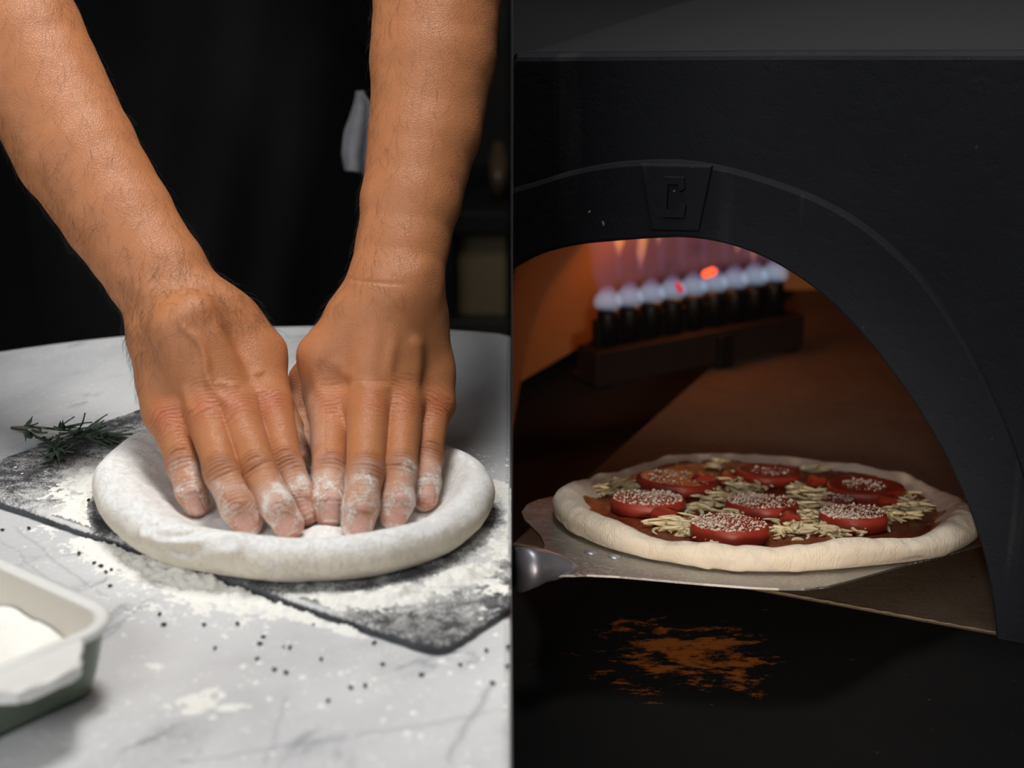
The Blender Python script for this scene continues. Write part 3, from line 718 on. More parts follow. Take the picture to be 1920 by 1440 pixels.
BODY_C = np.array([-0.275, 1.66])
SHO = {'L': np.array([-0.44, 1.56, 1.43]), 'R': np.array([-0.085, 1.56, 1.43])}
def torso_sd(p, grow=0.0):
    d = rc(p, (BODY_C[0] - .09, 1.66, 0.98), (BODY_C[0] - .10, 1.58, 1.33), 0.105 + grow, 0.105 + grow, (0, 1, 0), 0.95)
    d = smin(d, rc(p, (BODY_C[0] + .08, 1.66, 0.98), (BODY_C[0] + .08, 1.58, 1.33), 0.105 + grow, 0.100 + grow, (0, 1, 0), 0.95), 0.06)
    d = smin(d, rc(p, SHO['L'] + (0.05, 0.01, 0), SHO['R'] + (-0.05, 0.01, 0), 0.07 + grow, 0.07 + grow), 0.06)
    return d
def person():
    parts = []; off = 0; Vs = []; Fs = []; at = {k: [] for k in ('flour', 'nail', 'red', 'crease')}
    hairs = []
    for key, H in HANDS.items():
        pts = np.array([c[0] for ch in H['fingers'] for c in ch] + [c[0] for c in H['arm']] + [c[0] for c in H['carpal']])
        lo = pts.min(0) - 0.06; hi = pts.max(0) + 0.06
        V, Fc = mesh_sdf(lambda p: hand_sd(p, H), lo, hi, 0.00078)
        V = V.astype(np.float64); Nn = vert_normals(V, Fc)
        if (Nn * grad(lambda p: hand_sd(p, H), V.astype(np.float32))).sum(1).mean() < 0: Fc = Fc[:, ::-1]; Nn = -Nn
        disp, fl, na, rd, cr = skin_detail(V, Nn, H, key)
        V2 = V + Nn * disp[:, None]
        Vs.append(V2); Fs.append(Fc + off); off += len(V2)
        for k, v in zip(('flour', 'nail', 'red', 'crease'), (fl, na, rd, cr)): at[k].append(v)
        hairs.append((key, V2, Nn))
    # upper arms, shoulders, chest and neck, coarser: all of it above the frame or under the clothes
    def up(p):
        d = torso_sd(p)
        for key, H in HANDS.items():
            e = H['arm'][-1]; d = smin(d, rc(p, e[0], SHO[key], e[1], 0.055), 0.03)
        return smin(d, rc(p, (BODY_C[0], 1.575, 1.40), (BODY_C[0], 1.54, 1.53), 0.062, 0.055), 0.04)
    V, Fc = mesh_sdf(up, (-0.75, 1.05, 0.80), (0.15, 1.9, 1.65), 0.007, margin=0.012)
    keep = V[:, 0] < -0.006
    Vs.append(V); Fs.append(Fc[keep[Fc].all(1)] + off)
    for k in at: at[k].append(np.zeros(len(V)))
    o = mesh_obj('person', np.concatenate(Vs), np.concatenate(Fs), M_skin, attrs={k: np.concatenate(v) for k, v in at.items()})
    tag(o, 'person in black clothes and black apron pressing dough with both floury hands', 'person')
    # arm hair
    hv = []; hf = []; nh = 0
    for key, V, Nn in hairs:
        H = HANDS[key]; xy = np.stack(proj_arr(V), 1)
        arm = [c[0].astype(float) for c in H['arm']]; ax = arm[0] - arm[-1]; ax /= np.linalg.norm(ax)
        vis = -(Nn @ FW)
        wr = arm[0]; along = (V - wr) @ ax
        w = (vis > -0.15) * (along < (0.030 if key == 'L' else 0.012)) * sstep(-0.33, -0.20, along)
        if key == 'L': w = w * (0.25 + 1.0 * sstep(-0.02, 0.3, fbm(V, 14, 2, 5))) * np.where(along > -0.09, 1.5, 0.8)
        else: w = w * (0.15 + 0.8 * sstep(0.0, 0.4, fbm(V, 12, 2, 6))) * sstep(0.035, -0.03, (V - wr) @ RT + along * 0.12) * 0.8
        w = np.maximum(w, 0); w /= w.sum()
        for i in RNG.choice(len(V), 1500 if key == 'L' else 750, p=w):
            n = Nn[i]; side = RT * (0.35 if key == 'R' else -0.55)
            g = ax * 0.8 + side * RNG.uniform(0.2, 1.3) + RNG.normal(0, 0.22, 3); g -= n * (g @ n); g /= np.linalg.norm(g)
            L = RNG.uniform(0.006, 0.014); c = np.cross(n, g) * RNG.uniform(-0.5, 0.5)
            base = V[i]; pts = []
            for t in (0, .33, .66, 1.0): pts.append(base + g * L * t + n * (0.0002 + 0.0022 * math.sin(t * 2.2) * (0.5 + (i % 7) / 7)) + c * L * t * t)
            r = RNG.uniform(3.5e-5, 6.5e-5)
            a, f = tube_mesh(pts, [r, r, r * 0.8, r * 0.3], 3, False)
            hv += a; hf += [tuple(q + nh for q in ff) for ff in f]; nh += len(a)
    ho = mesh_obj('arm_hair', hv, hf, M_hair, o); ho['kind'] = 'stuff'; ho['label'] = 'fine dark hair on the forearms'
    # shirt and trousers
    def shirt(p):
        d = torso_sd(p, 0.012)
        for key, H in HANDS.items():
            e = H['arm'][-1][0]; m = e * 0.45 + SHO[key] * 0.55
            d = smin(d, rc(p, m, SHO[key], 0.066, 0.075), 0.03)
        return d + 0.006 * np.sin(p[:, 0] * 40 + p[:, 2] * 55) * 0.5
    V, Fc = mesh_sdf(shirt, (-0.75, 1.2, 0.80), (0.15, 1.95, 1.62), 0.007, margin=0.012)
    V[:, 0] = np.minimum(V[:, 0], -0.004)
    so = mesh_obj('shirt', V, Fc, M_cloth, o); so['label'] = 'black short-sleeved shirt'
    def trousers(p):
        d = rc(p, (BODY_C[0] - .07, 1.67, 1.0), (BODY_C[0] + .07, 1.67, 1.0), 0.135, 0.135, (0, 0, 1), 0.9)
        for sx in (-1, 1):
            d = smin(d, rc(p, (BODY_C[0] + sx * .085, 1.67, 0.88), (BODY_C[0] + sx * .10, 1.68, 0.10), 0.098, 0.062), 0.04)
        return np.maximum(d + 0.004 * np.sin(p[:, 2] * 45 + p[:, 0] * 30), 0.012 - p[:, 2])
    V, Fc = mesh_sdf(trousers, (-0.55, 1.4, -0.01), (0.1, 1.95, 1.15), 0.008, margin=0.015)
    V[:, 0] = np.minimum(V[:, 0], -0.004)
    tr = mesh_obj('trousers', V, Fc, M_cloth, o); tr['label'] = 'black trousers'
    # apron: a hanging cloth with folds, front of the body
    nu, nv_ = 120, 150
    A = np.zeros((nu, nv_, 3))
    U_ = np.linspace(-1, 1, nu); W = np.linspace(0, 1, nv_)
    for j, v in enumerate(W):
        z = 1.36 - v * 1.0
        hw = 0.12 + 0.045 * float(sstep(0.05, 0.28, v)) + 0.02 * v
        cx = BODY_C[0] - 0.01
        for i, u in enumerate(U_):
            yb = 1.455 if v < 0.2 else 1.455 + 0.045 * float(sstep(0.15, 0.42, v))
            fold = 0.006 * math.sin(u * 9 + v * 5 + 2 * math.sin(v * 6)) * (0.3 + v) + 0.006 * math.sin(u * 4.0 - v * 14) * float(sstep(0.15, 0.5, v)) + 0.004 * math.sin(u * 17 + v * 21) * float(sstep(0.25, 0.6, v))
            A[i, j] = (cx + hw * u, yb + 0.10 * abs(u) ** 2.5 - 0.03 * (1 - u * u) - fold, z)
    V = A.reshape(-1, 3); I, J = np.meshgrid(np.arange(nu - 1), np.arange(nv_ - 1), indexing='ij')
    q = np.stack([I * nv_ + J, (I + 1) * nv_ + J, (I + 1) * nv_ + J + 1, I * nv_ + J + 1], -1).reshape(-1, 4)
    ap = mesh_obj('apron', V, q, M_apron, o); ap['label'] = 'black cotton apron with soft folds'
    md = ap.modifiers.new('thickness', 'SOLIDIFY'); md.thickness = 0.0018; md.offset = 0
    return o
person()

# =================================================================== towel at the hip
def towel():
    nu, nv_ = 40, 60
    def edge(v):   # left and right edge of the cloth in the photo, pixels at the depth of the hip
        y = 172 + v * 165
        l = np.interp(v, [0, .15, .45, .8, 1], [672, 664, 650, 646, 652]); r = np.interp(v, [0, .15, .5, 1], [680, 700, 716, 722])
        return l, r, y
    V = []
    for j in range(nv_):
        v = j / (nv_ - 1); l, r, y = edge(v)
        for i in range(nu):
            u = i / (nu - 1); yy = y - 18 * (1 - u) * v
            p = Q(l + (r - l) * u, yy, 1.50 + 0.008 * math.sin(u * 11 + v * 3) * (0.3 + v) - 0.012 * u)
            V.append(p)
    I, J = np.meshgrid(np.arange(nv_ - 1), np.arange(nu - 1), indexing='ij')
    q = np.stack([I * nu + J, I * nu + J + 1, (I + 1) * nu + J + 1, (I + 1) * nu + J], -1).reshape(-1, 4)
    m = plain('grey_terry', (0.24, 0.24, 0.26), 0.95, nscale=120, namt=0.25, bump=0.6, bscale=500, bdist=0.001)
    o = mesh_obj('towel', V, q, m); md = o.modifiers.new('thickness', 'SOLIDIFY'); md.thickness = 0.003
    tag(o, 'pale grey cloth hanging at the hip between the apron and the arm', 'towel')
towel()

# =================================================================== shelf behind the baker
def shelf():
    zc = 2.25
    M = plain('shelf_black', (0.007, 0.007, 0.0075), 0.6, nscale=10, namt=0.3)
    M_panel = plain('shelf_panel', (0.028, 0.025, 0.024), 0.6, nscale=8, namt=0.3)
    M_board = plain('shelf_wood', (0.034, 0.028, 0.022), 0.6, nscale=12, namt=0.4)
    w = lambda px, py: Q(px, py, zc)
    y0 = w(900, 500)[1]; x0 = -0.42; x1 = -0.003
    zbot = w(900, 622)[2]; zb2 = w(900, 598)[2]; zm0, zm1 = w(900, 434)[2], w(900, 392)[2]; zt = w(900, -750)[2]
    t = empty('shelving_unit', (-0.2, y0 + 0.15, 0), 'black shelving unit in the dark behind the right arm', 'shelf')
    def part(name, lo, hi, m): box_obj(name, lo, hi, m, t, 0.002)
    part('shelf_board', (x0, y0, zm0), (x1, y0 + 0.32, zm1), M)
    part('shelf_board', (x0, y0, zb2 - 0.035), (x1, y0 + 0.32, zb2 - 0.01), M_board)
    part('shelf_board', (x0, y0, zt), (x1, y0 + 0.32, zt + 0.03), M)
    part('upright', (x0 - 0.03, y0 - 0.004, 0), (x0, y0 + 0.32, zt + 0.03), M)
    part('upright', (w(843, 500)[0] - 0.02, y0 + 0.003, 0), (w(852, 500)[0], y0 + 0.03, zt), M)
    part('back_panel', (x0, y0 + 0.325, 0), (x1, y0 + 0.335, zt), M_panel)
    part('rail', (x0, y0 - 0.002, w(900, 62)[2]), (x1, y0 + 0.02, w(900, 0)[2]), M)
    b = w(858, 500)[0]
    M_box = plain('olive_box', (0.21, 0.160, 0.088), 0.7, nscale=30, namt=0.12)
    bb = box_obj('storage_box', (b, y0 + 0.02, zb2 - 0.0095), (-0.006, y0 + 0.26, zm0 - 0.006), M_box, None, 0.006)
    tag(bb, 'plain olive beige box on the lower shelf behind the right arm', 'box')
    p = w(934, 392); tp = w(934, 275)
    V, Fc = tube_mesh([(p[0], y0 + 0.08, zm1 + 0.0005), (p[0], y0 + 0.08, zm1 + 0.06), (p[0], y0 + 0.08, tp[2] - 0.02), (p[0], y0 + 0.08, tp[2])], [0.011, 0.011, 0.010, 0.006], 20)
    br = mesh_obj('bottle', V, Fc, plain('brown_bottle', (0.10, 0.065, 0.04), 0.35, nscale=20))
    tag(br, 'slim brown bottle standing on the upper shelf behind the right arm', 'bottle')
shelf()

# =================================================================== flour on the slate and the marble
def flour_mat():
    k = N('wheat_flour'); co = k.coord(); f = k.noise(700, 4, 0.7, co)
    c = k.mix(k.noise(90, 3, 0.6, co), (0.90, 0.87, 0.79), (0.93, 0.92, 0.88))
    return k.pbr(color=c, rough=0.9, spec=0.1, sss=0.15, sssr=(1, .9, .7), ssss=0.002, normal=k.bump(f, 0.5, 0.0006))
M_flour = flour_mat()
def flour():
    st = 0.0009
    xs = np.arange(-0.335, -0.0016, st); ys = np.arange(0.66, 1.06, st)
    X, Y = np.meshgrid(xs, ys, indexing='ij'); xy = np.stack([X.ravel(), Y.ravel()], 1); p3 = np.c_[xy, np.zeros(len(xy))]
    dd = dough_dist(xy); ob = on_board(xy, 0.0012); ob_far = on_board(xy, -0.0012)
    q = xy - DCEN; th = np.degrees(np.arctan2(q[:, 1], q[:, 0]))
    n1 = fbm(p3, 60, 4, 101); n2 = fbm(p3, 260, 3, 102); n3 = fbm(p3, 900, 2, 103); n4 = fbm(p3, 25, 3, 104)
    ab = lambda a0, w_: np.exp(-0.5 * (((th - a0 + 180) % 360 - 180) / w_) ** 2)
    # ring pushed up around the dough on the slate
    side_r = ab(-55, 38) + ab(-10, 22); side_l = ab(180, 24) + ab(160, 14)
    T = (side_r + 0.0) * 0.0042 * np.exp(-((dd - 0.021 - 0.004 * n4) / 0.0075) ** 2)
    T = T + side_l * 0.0040 * np.exp(-((dd - 0.0135 - 0.003 * n4) / 0.0065) ** 2)
    T = T + side_l * 0.0016 * sstep(0.045, 0.018, dd) * (0.6 + n1)
    T = T + (side_r * 0.0012 * sstep(0.065, 0.028, dd) * (0.4 + 1.6 * n1)) * sstep(-0.1, 0.25, n4 + 0.15)
    s, t = board_st(xy)
    T = T + 0.0012 * sstep(0.035, 0.0, np.abs(t - 0.055 - 0.02 * np.sin(s * 60))) * sstep(0.12, 0.03, s) * (n1 + 0.3)
    T = T * (0.65 + 0.9 * n1 + 0.35 * n2) + 0.0007 * n2 + 0.0008 * n3 - 0.00085
    T = np.where(dd < 0.0075, -1, T) * 1.0
    # heap on the marble against the lower left of the dough, and the drift in front of the board
    def blob(px, py, rx, ry, hgt, rot=0.0):
        c = P(px, py, 0)[:2]; d = xy - c; cr, sr = math.cos(rot), math.sin(rot)
        a = (d[:, 0] * cr + d[:, 1] * sr) / rx; b = (-d[:, 0] * sr + d[:, 1] * cr) / ry
        return hgt * np.exp(-(a * a + b * b))
    G = blob(225, 1010, .026, .016, .0040, -0.6) + blob(290, 1062, .038, .014, .0042, -0.5) + blob(370, 1085, .032, .010, .0026, -0.35) + blob(440, 1110, .03, .012, .0014, -0.4)
    G += blob(540, 1150, .040, .018, .0022, -0.5) + blob(630, 1180, .03, .010, .0018, -0.6) + blob(470, 1130, .045, .02, .0010, -0.5) + blob(350, 1120, .045, .03, .0006)
    G += blob(860, 870, .016, .012, .0016) + blob(900, 835, .02, .01, .0012) + blob(110, 990, .02, .008, .0008)
    G -= blob(555, 1172, .020, .009, .0030, -0.5) + blob(620, 1195, .022, .006, .0030, -0.45)
    G = G * (0.75 + 0.8 * n1 + 0.4 * n2) + 0.0008 * n2 + 0.0009 * n3 - 0.0007
    spots = np.full(len(xy), -1.0)
    cl = [(660, 1281), (776, 1337), (720, 1350), (538, 1322), (457, 1250), (487, 1243), (655, 1258), (604, 1324), (570, 1270), (703, 1273), (947, 1284), (900, 1280), (675, 1315), (730, 1327), (765, 1375), (420, 1192), (352, 1318), (300, 1250), (285, 1248), (240, 1318), (315, 1340), (390, 1310), (410, 1330), (380, 1320), (400, 1345), (350, 1335), (425, 1195), (690, 1285), (480, 1280), (505, 1310), (860, 1228), (885, 1250), (930, 1190), (905, 1235), (640, 1262), (845, 1262), (810, 1232), (830, 1240), (790, 1380)]
    for i, (px, py) in enumerate(cl):
        c = P(px, py, 0)[:2]; r = 0.0011 + 0.0011 * ((i * 37) % 10) / 10; d = np.linalg.norm(xy - c, axis=1)
        spots = np.maximum(spots, np.where(d < 3 * r, (r * 0.7) * (1 - (d / r) ** 2) + n3 * 0.0004, -1.0))
    big = [(385, 1315, .012, .007), (365, 1330, .010, .005), (420, 1325, .010, .004), (330, 1322, .006, .004), (290, 1250, .006, .004), (400, 1300, .006, .006)]
    for px, py, rx, ry in big: G = np.maximum(G, blob(px, py, rx, ry, .0014) * (0.5 + 1.6 * n2) - 0.0004 + 0.0003 * n3)
    G = np.maximum(G, spots)
    G = np.where(ob_far, -1, G)
    dish = np.zeros(len(xy), bool)
    Tt = np.where(ob, T, np.where(ob_far, -1, G))
    Z = ZT + np.where(ob, BH + 0.0003, 0.0) + np.maximum(Tt, -0.0004)
    ok = Tt > 0
    nx, ny = X.shape; ok2 = ok.reshape(nx, ny); ob2 = ob.reshape(nx, ny); z2 = Z.reshape(nx, ny)
    # under the dough's rim keep clear; on the marble side let the heap reach the dough
    anyc = ok2[:-1, :-1] | ok2[1:, :-1] | ok2[1:, 1:] | ok2[:-1, 1:]
    tt = Tt.reshape(nx, ny) > -0.5
    same = (ob2[:-1, :-1] == ob2[1:, :-1]) & (ob2[:-1, :-1] == ob2[1:, 1:]) & (ob2[:-1, :-1] == ob2[:-1, 1:])
    allv = tt[:-1, :-1] & tt[1:, :-1] & tt[1:, 1:] & tt[:-1, 1:]
    I, J = np.nonzero(anyc & same & allv)
    q = np.stack([I * ny + J, (I + 1) * ny + J, (I + 1) * ny + J + 1, I * ny + J + 1], -1)
    used, inv = np.unique(q.ravel(), return_inverse=True)
    V = np.c_[xy, Z.ravel()][used]
    o = mesh_obj('flour', V, inv.reshape(-1, 4), M_flour)
    tag(o, 'loose white flour scattered around the dough on slate and marble', 'flour', kind='stuff')
flour()

# =================================================================== baking dish
E_ = np.array([0.77, -0.638]); E_ /= np.linalg.norm(E_); G_ = np.array([-E_[1], E_[0]])      # along the dish and across it (away from the camera)
EMAX, GMAX, DLEN, DWID, DH = -0.6045, 0.4484, 0.22, 0.123, 0.040
def dish():
    ec, gc = EMAX - DLEN / 2, GMAX - DWID / 2
    cen = E_ * ec + G_ * gc
    M_green = plain('sage_glaze', (0.115, 0.150, 0.105), 0.25, nscale=14, namt=0.2)
    M_cream = plain('cream_glaze', (0.60, 0.555, 0.48), 0.3, nscale=30, namt=0.08)
    M_rim = plain('rim_glaze', (0.80, 0.79, 0.75), 0.3, nscale=60, namt=0.08)
    def loop(ins, h, rad, n=10):
        hx, hy = DLEN / 2 - ins, DWID / 2 - ins; r = max(rad - ins, 0.004); out = []
        for cx, cy, a0 in ((hx - r, hy - r, 0), (-hx + r, hy - r, 90), (-hx + r, -hy + r, 180), (hx - r, -hy + r, 270)):
            for k in range(n + 1):
                a = math.radians(a0 + 90 * k / n); x, y = cx + r * math.cos(a), cy + r * math.sin(a)
                w_ = cen + E_ * x + G_ * y; out.append((w_[0], w_[1], ZT + 0.0002 + h * 0.04 / 0.055))
        return out
    prof_out = [(0.020, 0.0), (0.014, 0.0015), (0.0105, 0.006), (0.008, 0.016), (0.005, 0.034), (0.0030, 0.0475)]
    prof_rim = [(0.0030, 0.0475), (0.0005, 0.0490), (0.0, 0.0525), (0.0012, 0.0548), (0.0035, 0.0553), (0.006, 0.0545), (0.0072, 0.0525)]
    prof_in = [(0.0072, 0.0525), (0.0085, 0.047), (0.0105, 0.030), (0.0135, 0.012), (0.018, 0.0065), (0.024, 0.005)]
    def loft(prof, cap0=False, cap1=False):
        V = []; Fc = []
        for ins, h in prof: V += loop(ins, h, 0.026)
        n = len(V) // len(prof)
        for i in range(len(prof) - 1):
            for k in range(n): Fc.append((i * n + k, i * n + (k + 1) % n, (i + 1) * n + (k + 1) % n, (i + 1) * n + k))
        if cap0: Fc.append(tuple(range(n))[::-1])
        if cap1: Fc.append(tuple((len(prof) - 1) * n + k for k in range(n)))
        return V, Fc
    t = empty('baking_dish', (cen[0], cen[1], ZT), 'small sage green baking dish with cream inside, filled with flour', 'dish')
    mesh_obj('outer_wall', *loft(prof_out, cap0=True), M_green, t)
    mesh_obj('rim', *loft(prof_rim), M_rim, t)
    mesh_obj('inside', *loft(prof_in, cap1=True), M_cream, t)
    for sgn in (1, -1):
        bm = bmesh.new()
        L0 = DLEN / 2 - 0.005; hw = 0.021
        pts = [(L0, -hw - 0.016), (L0 + 0.0075, -hw - 0.010), (L0 + 0.0115, -hw - 0.004), (L0 + 0.0185, -hw + 0.0005), (L0 + 0.0245, -hw + 0.004), (L0 + 0.0255, -hw + 0.010), (L0 + 0.0265, 0), (L0 + 0.0255, hw - 0.010), (L0 + 0.0245, hw - 0.004), (L0 + 0.0185, hw - 0.0005), (L0 + 0.0115, hw + 0.004), (L0 + 0.0075, hw + 0.010), (L0, hw + 0.016)]
        def fn(x, y, z):
            w_ = cen + E_ * (x * sgn) + G_ * (y * sgn); return (w_[0], w_[1], z)
        prism(bm, pts, ZT + 0.0325, ZT + 0.0390, 0.0018, fn)
        bm_obj('handle', bm, M_rim, t, smooth=False)['label'] = 'white topped lug handle'
    # flour in the dish
    nx, ny = 130, 74
    hx, hy = DLEN / 2 - 0.0105, DWID / 2 - 0.0105
    xs = np.linspace(-hx, hx, nx); ys = np.linspace(-hy, hy, ny); X, Y = np.meshgrid(xs, ys, indexing='ij')
    p3 = np.c_[X.ravel(), Y.ravel(), 0 * X.ravel()]
    h = 0.026 + 0.016 * sstep(0.03, -0.05, Y).ravel() * sstep(0.09, 0.0, X).ravel() + 0.007 * fbm(p3, 22, 3, 201) + 0.0035 * fbm(p3, 75, 3, 202) - 0.006 * sstep(0.05, 0.10, X).ravel() + 0.010 * np.exp(-((X.ravel() - 0.02) / 0.03) ** 2 - ((Y.ravel() + 0.03) / 0.02) ** 2)
    h = np.clip(h * 0.04 / 0.055 + 0.002, 0.006, 0.0375)
    cut = 0.022                                              # follow the rounded corners
    ax, ay = np.maximum(np.abs(X) - (hx - cut), 0), np.maximum(np.abs(Y) - (hy - cut), 0); d = np.hypot(ax, ay); kk = np.where(d > cut, cut / np.maximum(d, 1e-9), 1)
    X2 = np.sign(X) * (np.minimum(np.abs(X), hx - cut) + ax * kk); Y2 = np.sign(Y) * (np.minimum(np.abs(Y), hy - cut) + ay * kk)
    shr = 1 - 0.03 * (1 - (h.reshape(X.shape) - 0.01) / 0.04); X2 *= shr; Y2 *= shr
    w_ = cen + X2.ravel()[:, None] * E_ + Y2.ravel()[:, None] * G_
    I, J = np.meshgrid(np.arange(nx - 1), np.arange(ny - 1), indexing='ij')
    q = np.stack([I * ny + J, (I + 1) * ny + J, (I + 1) * ny + J + 1, I * ny + J + 1], -1).reshape(-1, 4)
    o = mesh_obj('flour', np.c_[w_, ZT + h], q, M_flour)
    tag(o, 'heaped white flour inside the green baking dish', 'flour', kind='stuff')
dish()

# =================================================================== rosemary
def rosemary():
    M_leaf = N('rosemary_leaf'); co = M_leaf.coord(); f = M_leaf.noise(180, 3, 0.6, co)
    M_leaf = M_leaf.pbr(color=M_leaf.mix(f, (0.026, 0.046, 0.032), (0.095, 0.130, 0.090)), rough=0.45)
    M_stem = plain('rosemary_stem', (0.13, 0.125, 0.075), 0.7, nscale=90, namt=0.4)
    a = [(22, 802, .004), (55, 801, .006), (89, 803, .008), (111, 806, .010), (138, 808, .0125), (169, 813, .014), (200, 822, .013)]
    b = [(22, 803, .004), (51, 809, .005), (73, 822, .006), (93, 832, .010), (107, 843, .012), (103, 856, .011)]
    sa, sb = [catmull([P(*q) for q in s], 8) for s in (a, b)]
    t = empty('rosemary_sprig', P(70, 812, 0), 'forked sprig of dark green rosemary lying across the slate corner', 'herb')
    V, Fc = join_parts([tube_mesh(sa, np.linspace(.0011, .0005, len(sa)), 8), tube_mesh(sb, np.linspace(.0010, .0005, len(sb)), 8)])
    mesh_obj('stem', V, Fc, M_stem, t)
    parts = []
    rng = np.random.default_rng(5)
    def needle(p, tip, wd):
        p = np.asarray(p, float); tip = np.asarray(tip, float); n = 7; ax = tip - p; L = np.linalg.norm(ax)
        side = np.cross(ax, (0, 0, 1)); side /= np.linalg.norm(side) + 1e-9; upv = np.cross(side, ax / L); bend = rng.uniform(-0.1, 0.1) * L
        V = []; Fc = []
        for i in range(n):
            u = i / (n - 1); c = p + ax * u + upv * bend * math.sin(u * 3.1); w_ = wd * (0.35 + 1.0 * math.sin(min(1, u * 1.15 + 0.15) * math.pi) ** 0.6) * (1 if u < .97 else 0.15); w_ = max(w_, wd * 0.12)
            V += [c - side * w_, c + upv * wd * 0.45, c + side * w_, c - upv * wd * 0.35]
        for i in range(n - 1):
            for k in range(4): Fc.append((i * 4 + k, i * 4 + (k + 1) % 4, i * 4 + 4 + (k + 1) % 4, i * 4 + 4 + k))
        Fc += [(3, 2, 1, 0), tuple((n - 1) * 4 + k for k in range(4))]
        parts.append((V, Fc))
    ex = [((50, 798), (61, 781)), ((45, 798), (72, 793)), ((50, 806), (20, 802)), ((52, 809), (48, 828)), ((55, 810), (57, 822)), ((60, 806), (89, 811)), ((66, 803), (80, 815)), ((85, 803), (122, 793)), ((112, 804), (160, 793)), ((118, 803), (173, 792)),
          ((140, 806), (104, 817)), ((145, 807), (110, 812)), ((165, 810), (202, 777)), ((170, 811), (196, 788)), ((172, 812), (198, 799)), ((180, 812), (248, 801)), ((185, 813), (250, 813)), ((188, 815), (246, 816)), ((190, 816), (236, 822)), ((192, 817), (238, 828)), ((190, 820), (226, 832)),
          ((175, 815), (215, 844)), ((170, 814), (205, 838)), ((160, 811), (195, 832)), ((180, 817), (232, 818)), ((185, 818), (212, 833)), ((150, 808), (180, 822)), ((130, 806), (152, 820)), ((160, 810), (175, 800)), ((120, 806), (100, 800)),
          ((93, 831), (118, 822)), ((95, 832), (125, 827)), ((98, 834), (142, 824)), ((100, 836), (130, 835)), ((104, 840), (138, 848)), ((106, 842), (122, 850)), ((105, 845), (110, 862)), ((103, 848), (95, 864)), ((100, 850), (84, 852)), ((98, 845), (82, 848)), ((92, 838), (82, 836)), ((95, 838), (118, 842)), ((102, 850), (100, 864)), ((88, 828), (110, 822)), ((104, 846), (118, 856)), ((100, 840), (86, 858))]
    for (x0, y0), (x1, y1) in ex:
        h0 = 0.009 + 0.004 * rng.random(); needle(P(x0, y0, h0), P(x1, y1, h0 + rng.uniform(-0.003, 0.006)), rng.uniform(.0012, .0017))
    for s, lo in ((sa, 22), (sb, 20)):
        for i in range(lo, len(s)):
            for k in range(1):
                d = s[min(i + 2, len(s) - 1)] - s[i - 1]; d /= np.linalg.norm(d) + 1e-9; o_ = rng.normal(0, 1, 3); o_[2] = abs(o_[2]) * 0.5; o_ /= np.linalg.norm(o_)
                v = d * 0.75 + o_ * 0.65; v /= np.linalg.norm(v); tip = s[i] + v * rng.uniform(.010, .017); tip[2] = max(tip[2], ZT + 0.0075); needle(s[i], tip, rng.uniform(.0010, .0015))
    V, Fc = join_parts(parts); mesh_obj('needles', V, Fc, M_leaf, t, smooth=False)
rosemary()

# =================================================================== black seeds
SEEDS = [(5, 995), (54, 992), (148, 1040), (177, 1057), (189, 1063), (199, 1074), (209, 1070), (230, 1061), (207, 1100), (314, 1076), (398, 1114), (300, 1153), (307, 1173), (383, 1173), (445, 1171), (403, 1217), (494, 1196), (487, 1209), (532, 1214), (544, 1216), (482, 1237), (515, 1257), (536, 1263), (602, 1238), (702, 1207), (717, 1247), (658, 1291), (685, 1287), (615, 1316), (791, 1267), (863, 1248), (912, 1222), (953, 1215), (951, 1251), (924, 1283), (588, 1172), (505, 1127), (485, 1124)]
SMALL = {(532, 1214), (588, 1172), (485, 1124), (505, 1127), (398, 1114), (314, 1076), (230, 1061)}
def seeds():
    m = plain('black_seed', (0.008, 0.008, 0.009), 0.5, nscale=600, bump=0.5, bscale=1500)
    bm = bmesh.new(); bmesh.ops.create_icosphere(bm, subdivisions=2, radius=1.0)
    for v in bm.verts:
        x = v.co.x; v.co = Vector((x * 0.00150, v.co.y * 0.00088 * (1 - 0.30 * x), v.co.z * 0.00082 * (1 - 0.2 * x)))
        v.co *= 1 + 0.16 * math.sin(v.index * 12.9898) * 0.6
        v.co.z += 0.0008
    proto = bm_obj('black_seed', bm, m)
    for i, (px, py) in enumerate(SEEDS):
        o = proto if i == 0 else proto.copy()
        if i: COL.objects.link(o)
        p = P(px, py, 0.0003); o.location = p; o.rotation_euler = (0, 0, i * 2.39)
        s = 0.6 if (px, py) in SMALL else 0.9 + 0.25 * ((i * 7) % 5) / 5; o.scale = (s, s, s)
        tag(o, 'tiny black seed lying on the floury marble tabletop', 'seed', 'black seeds scattered on the marble')
seeds()

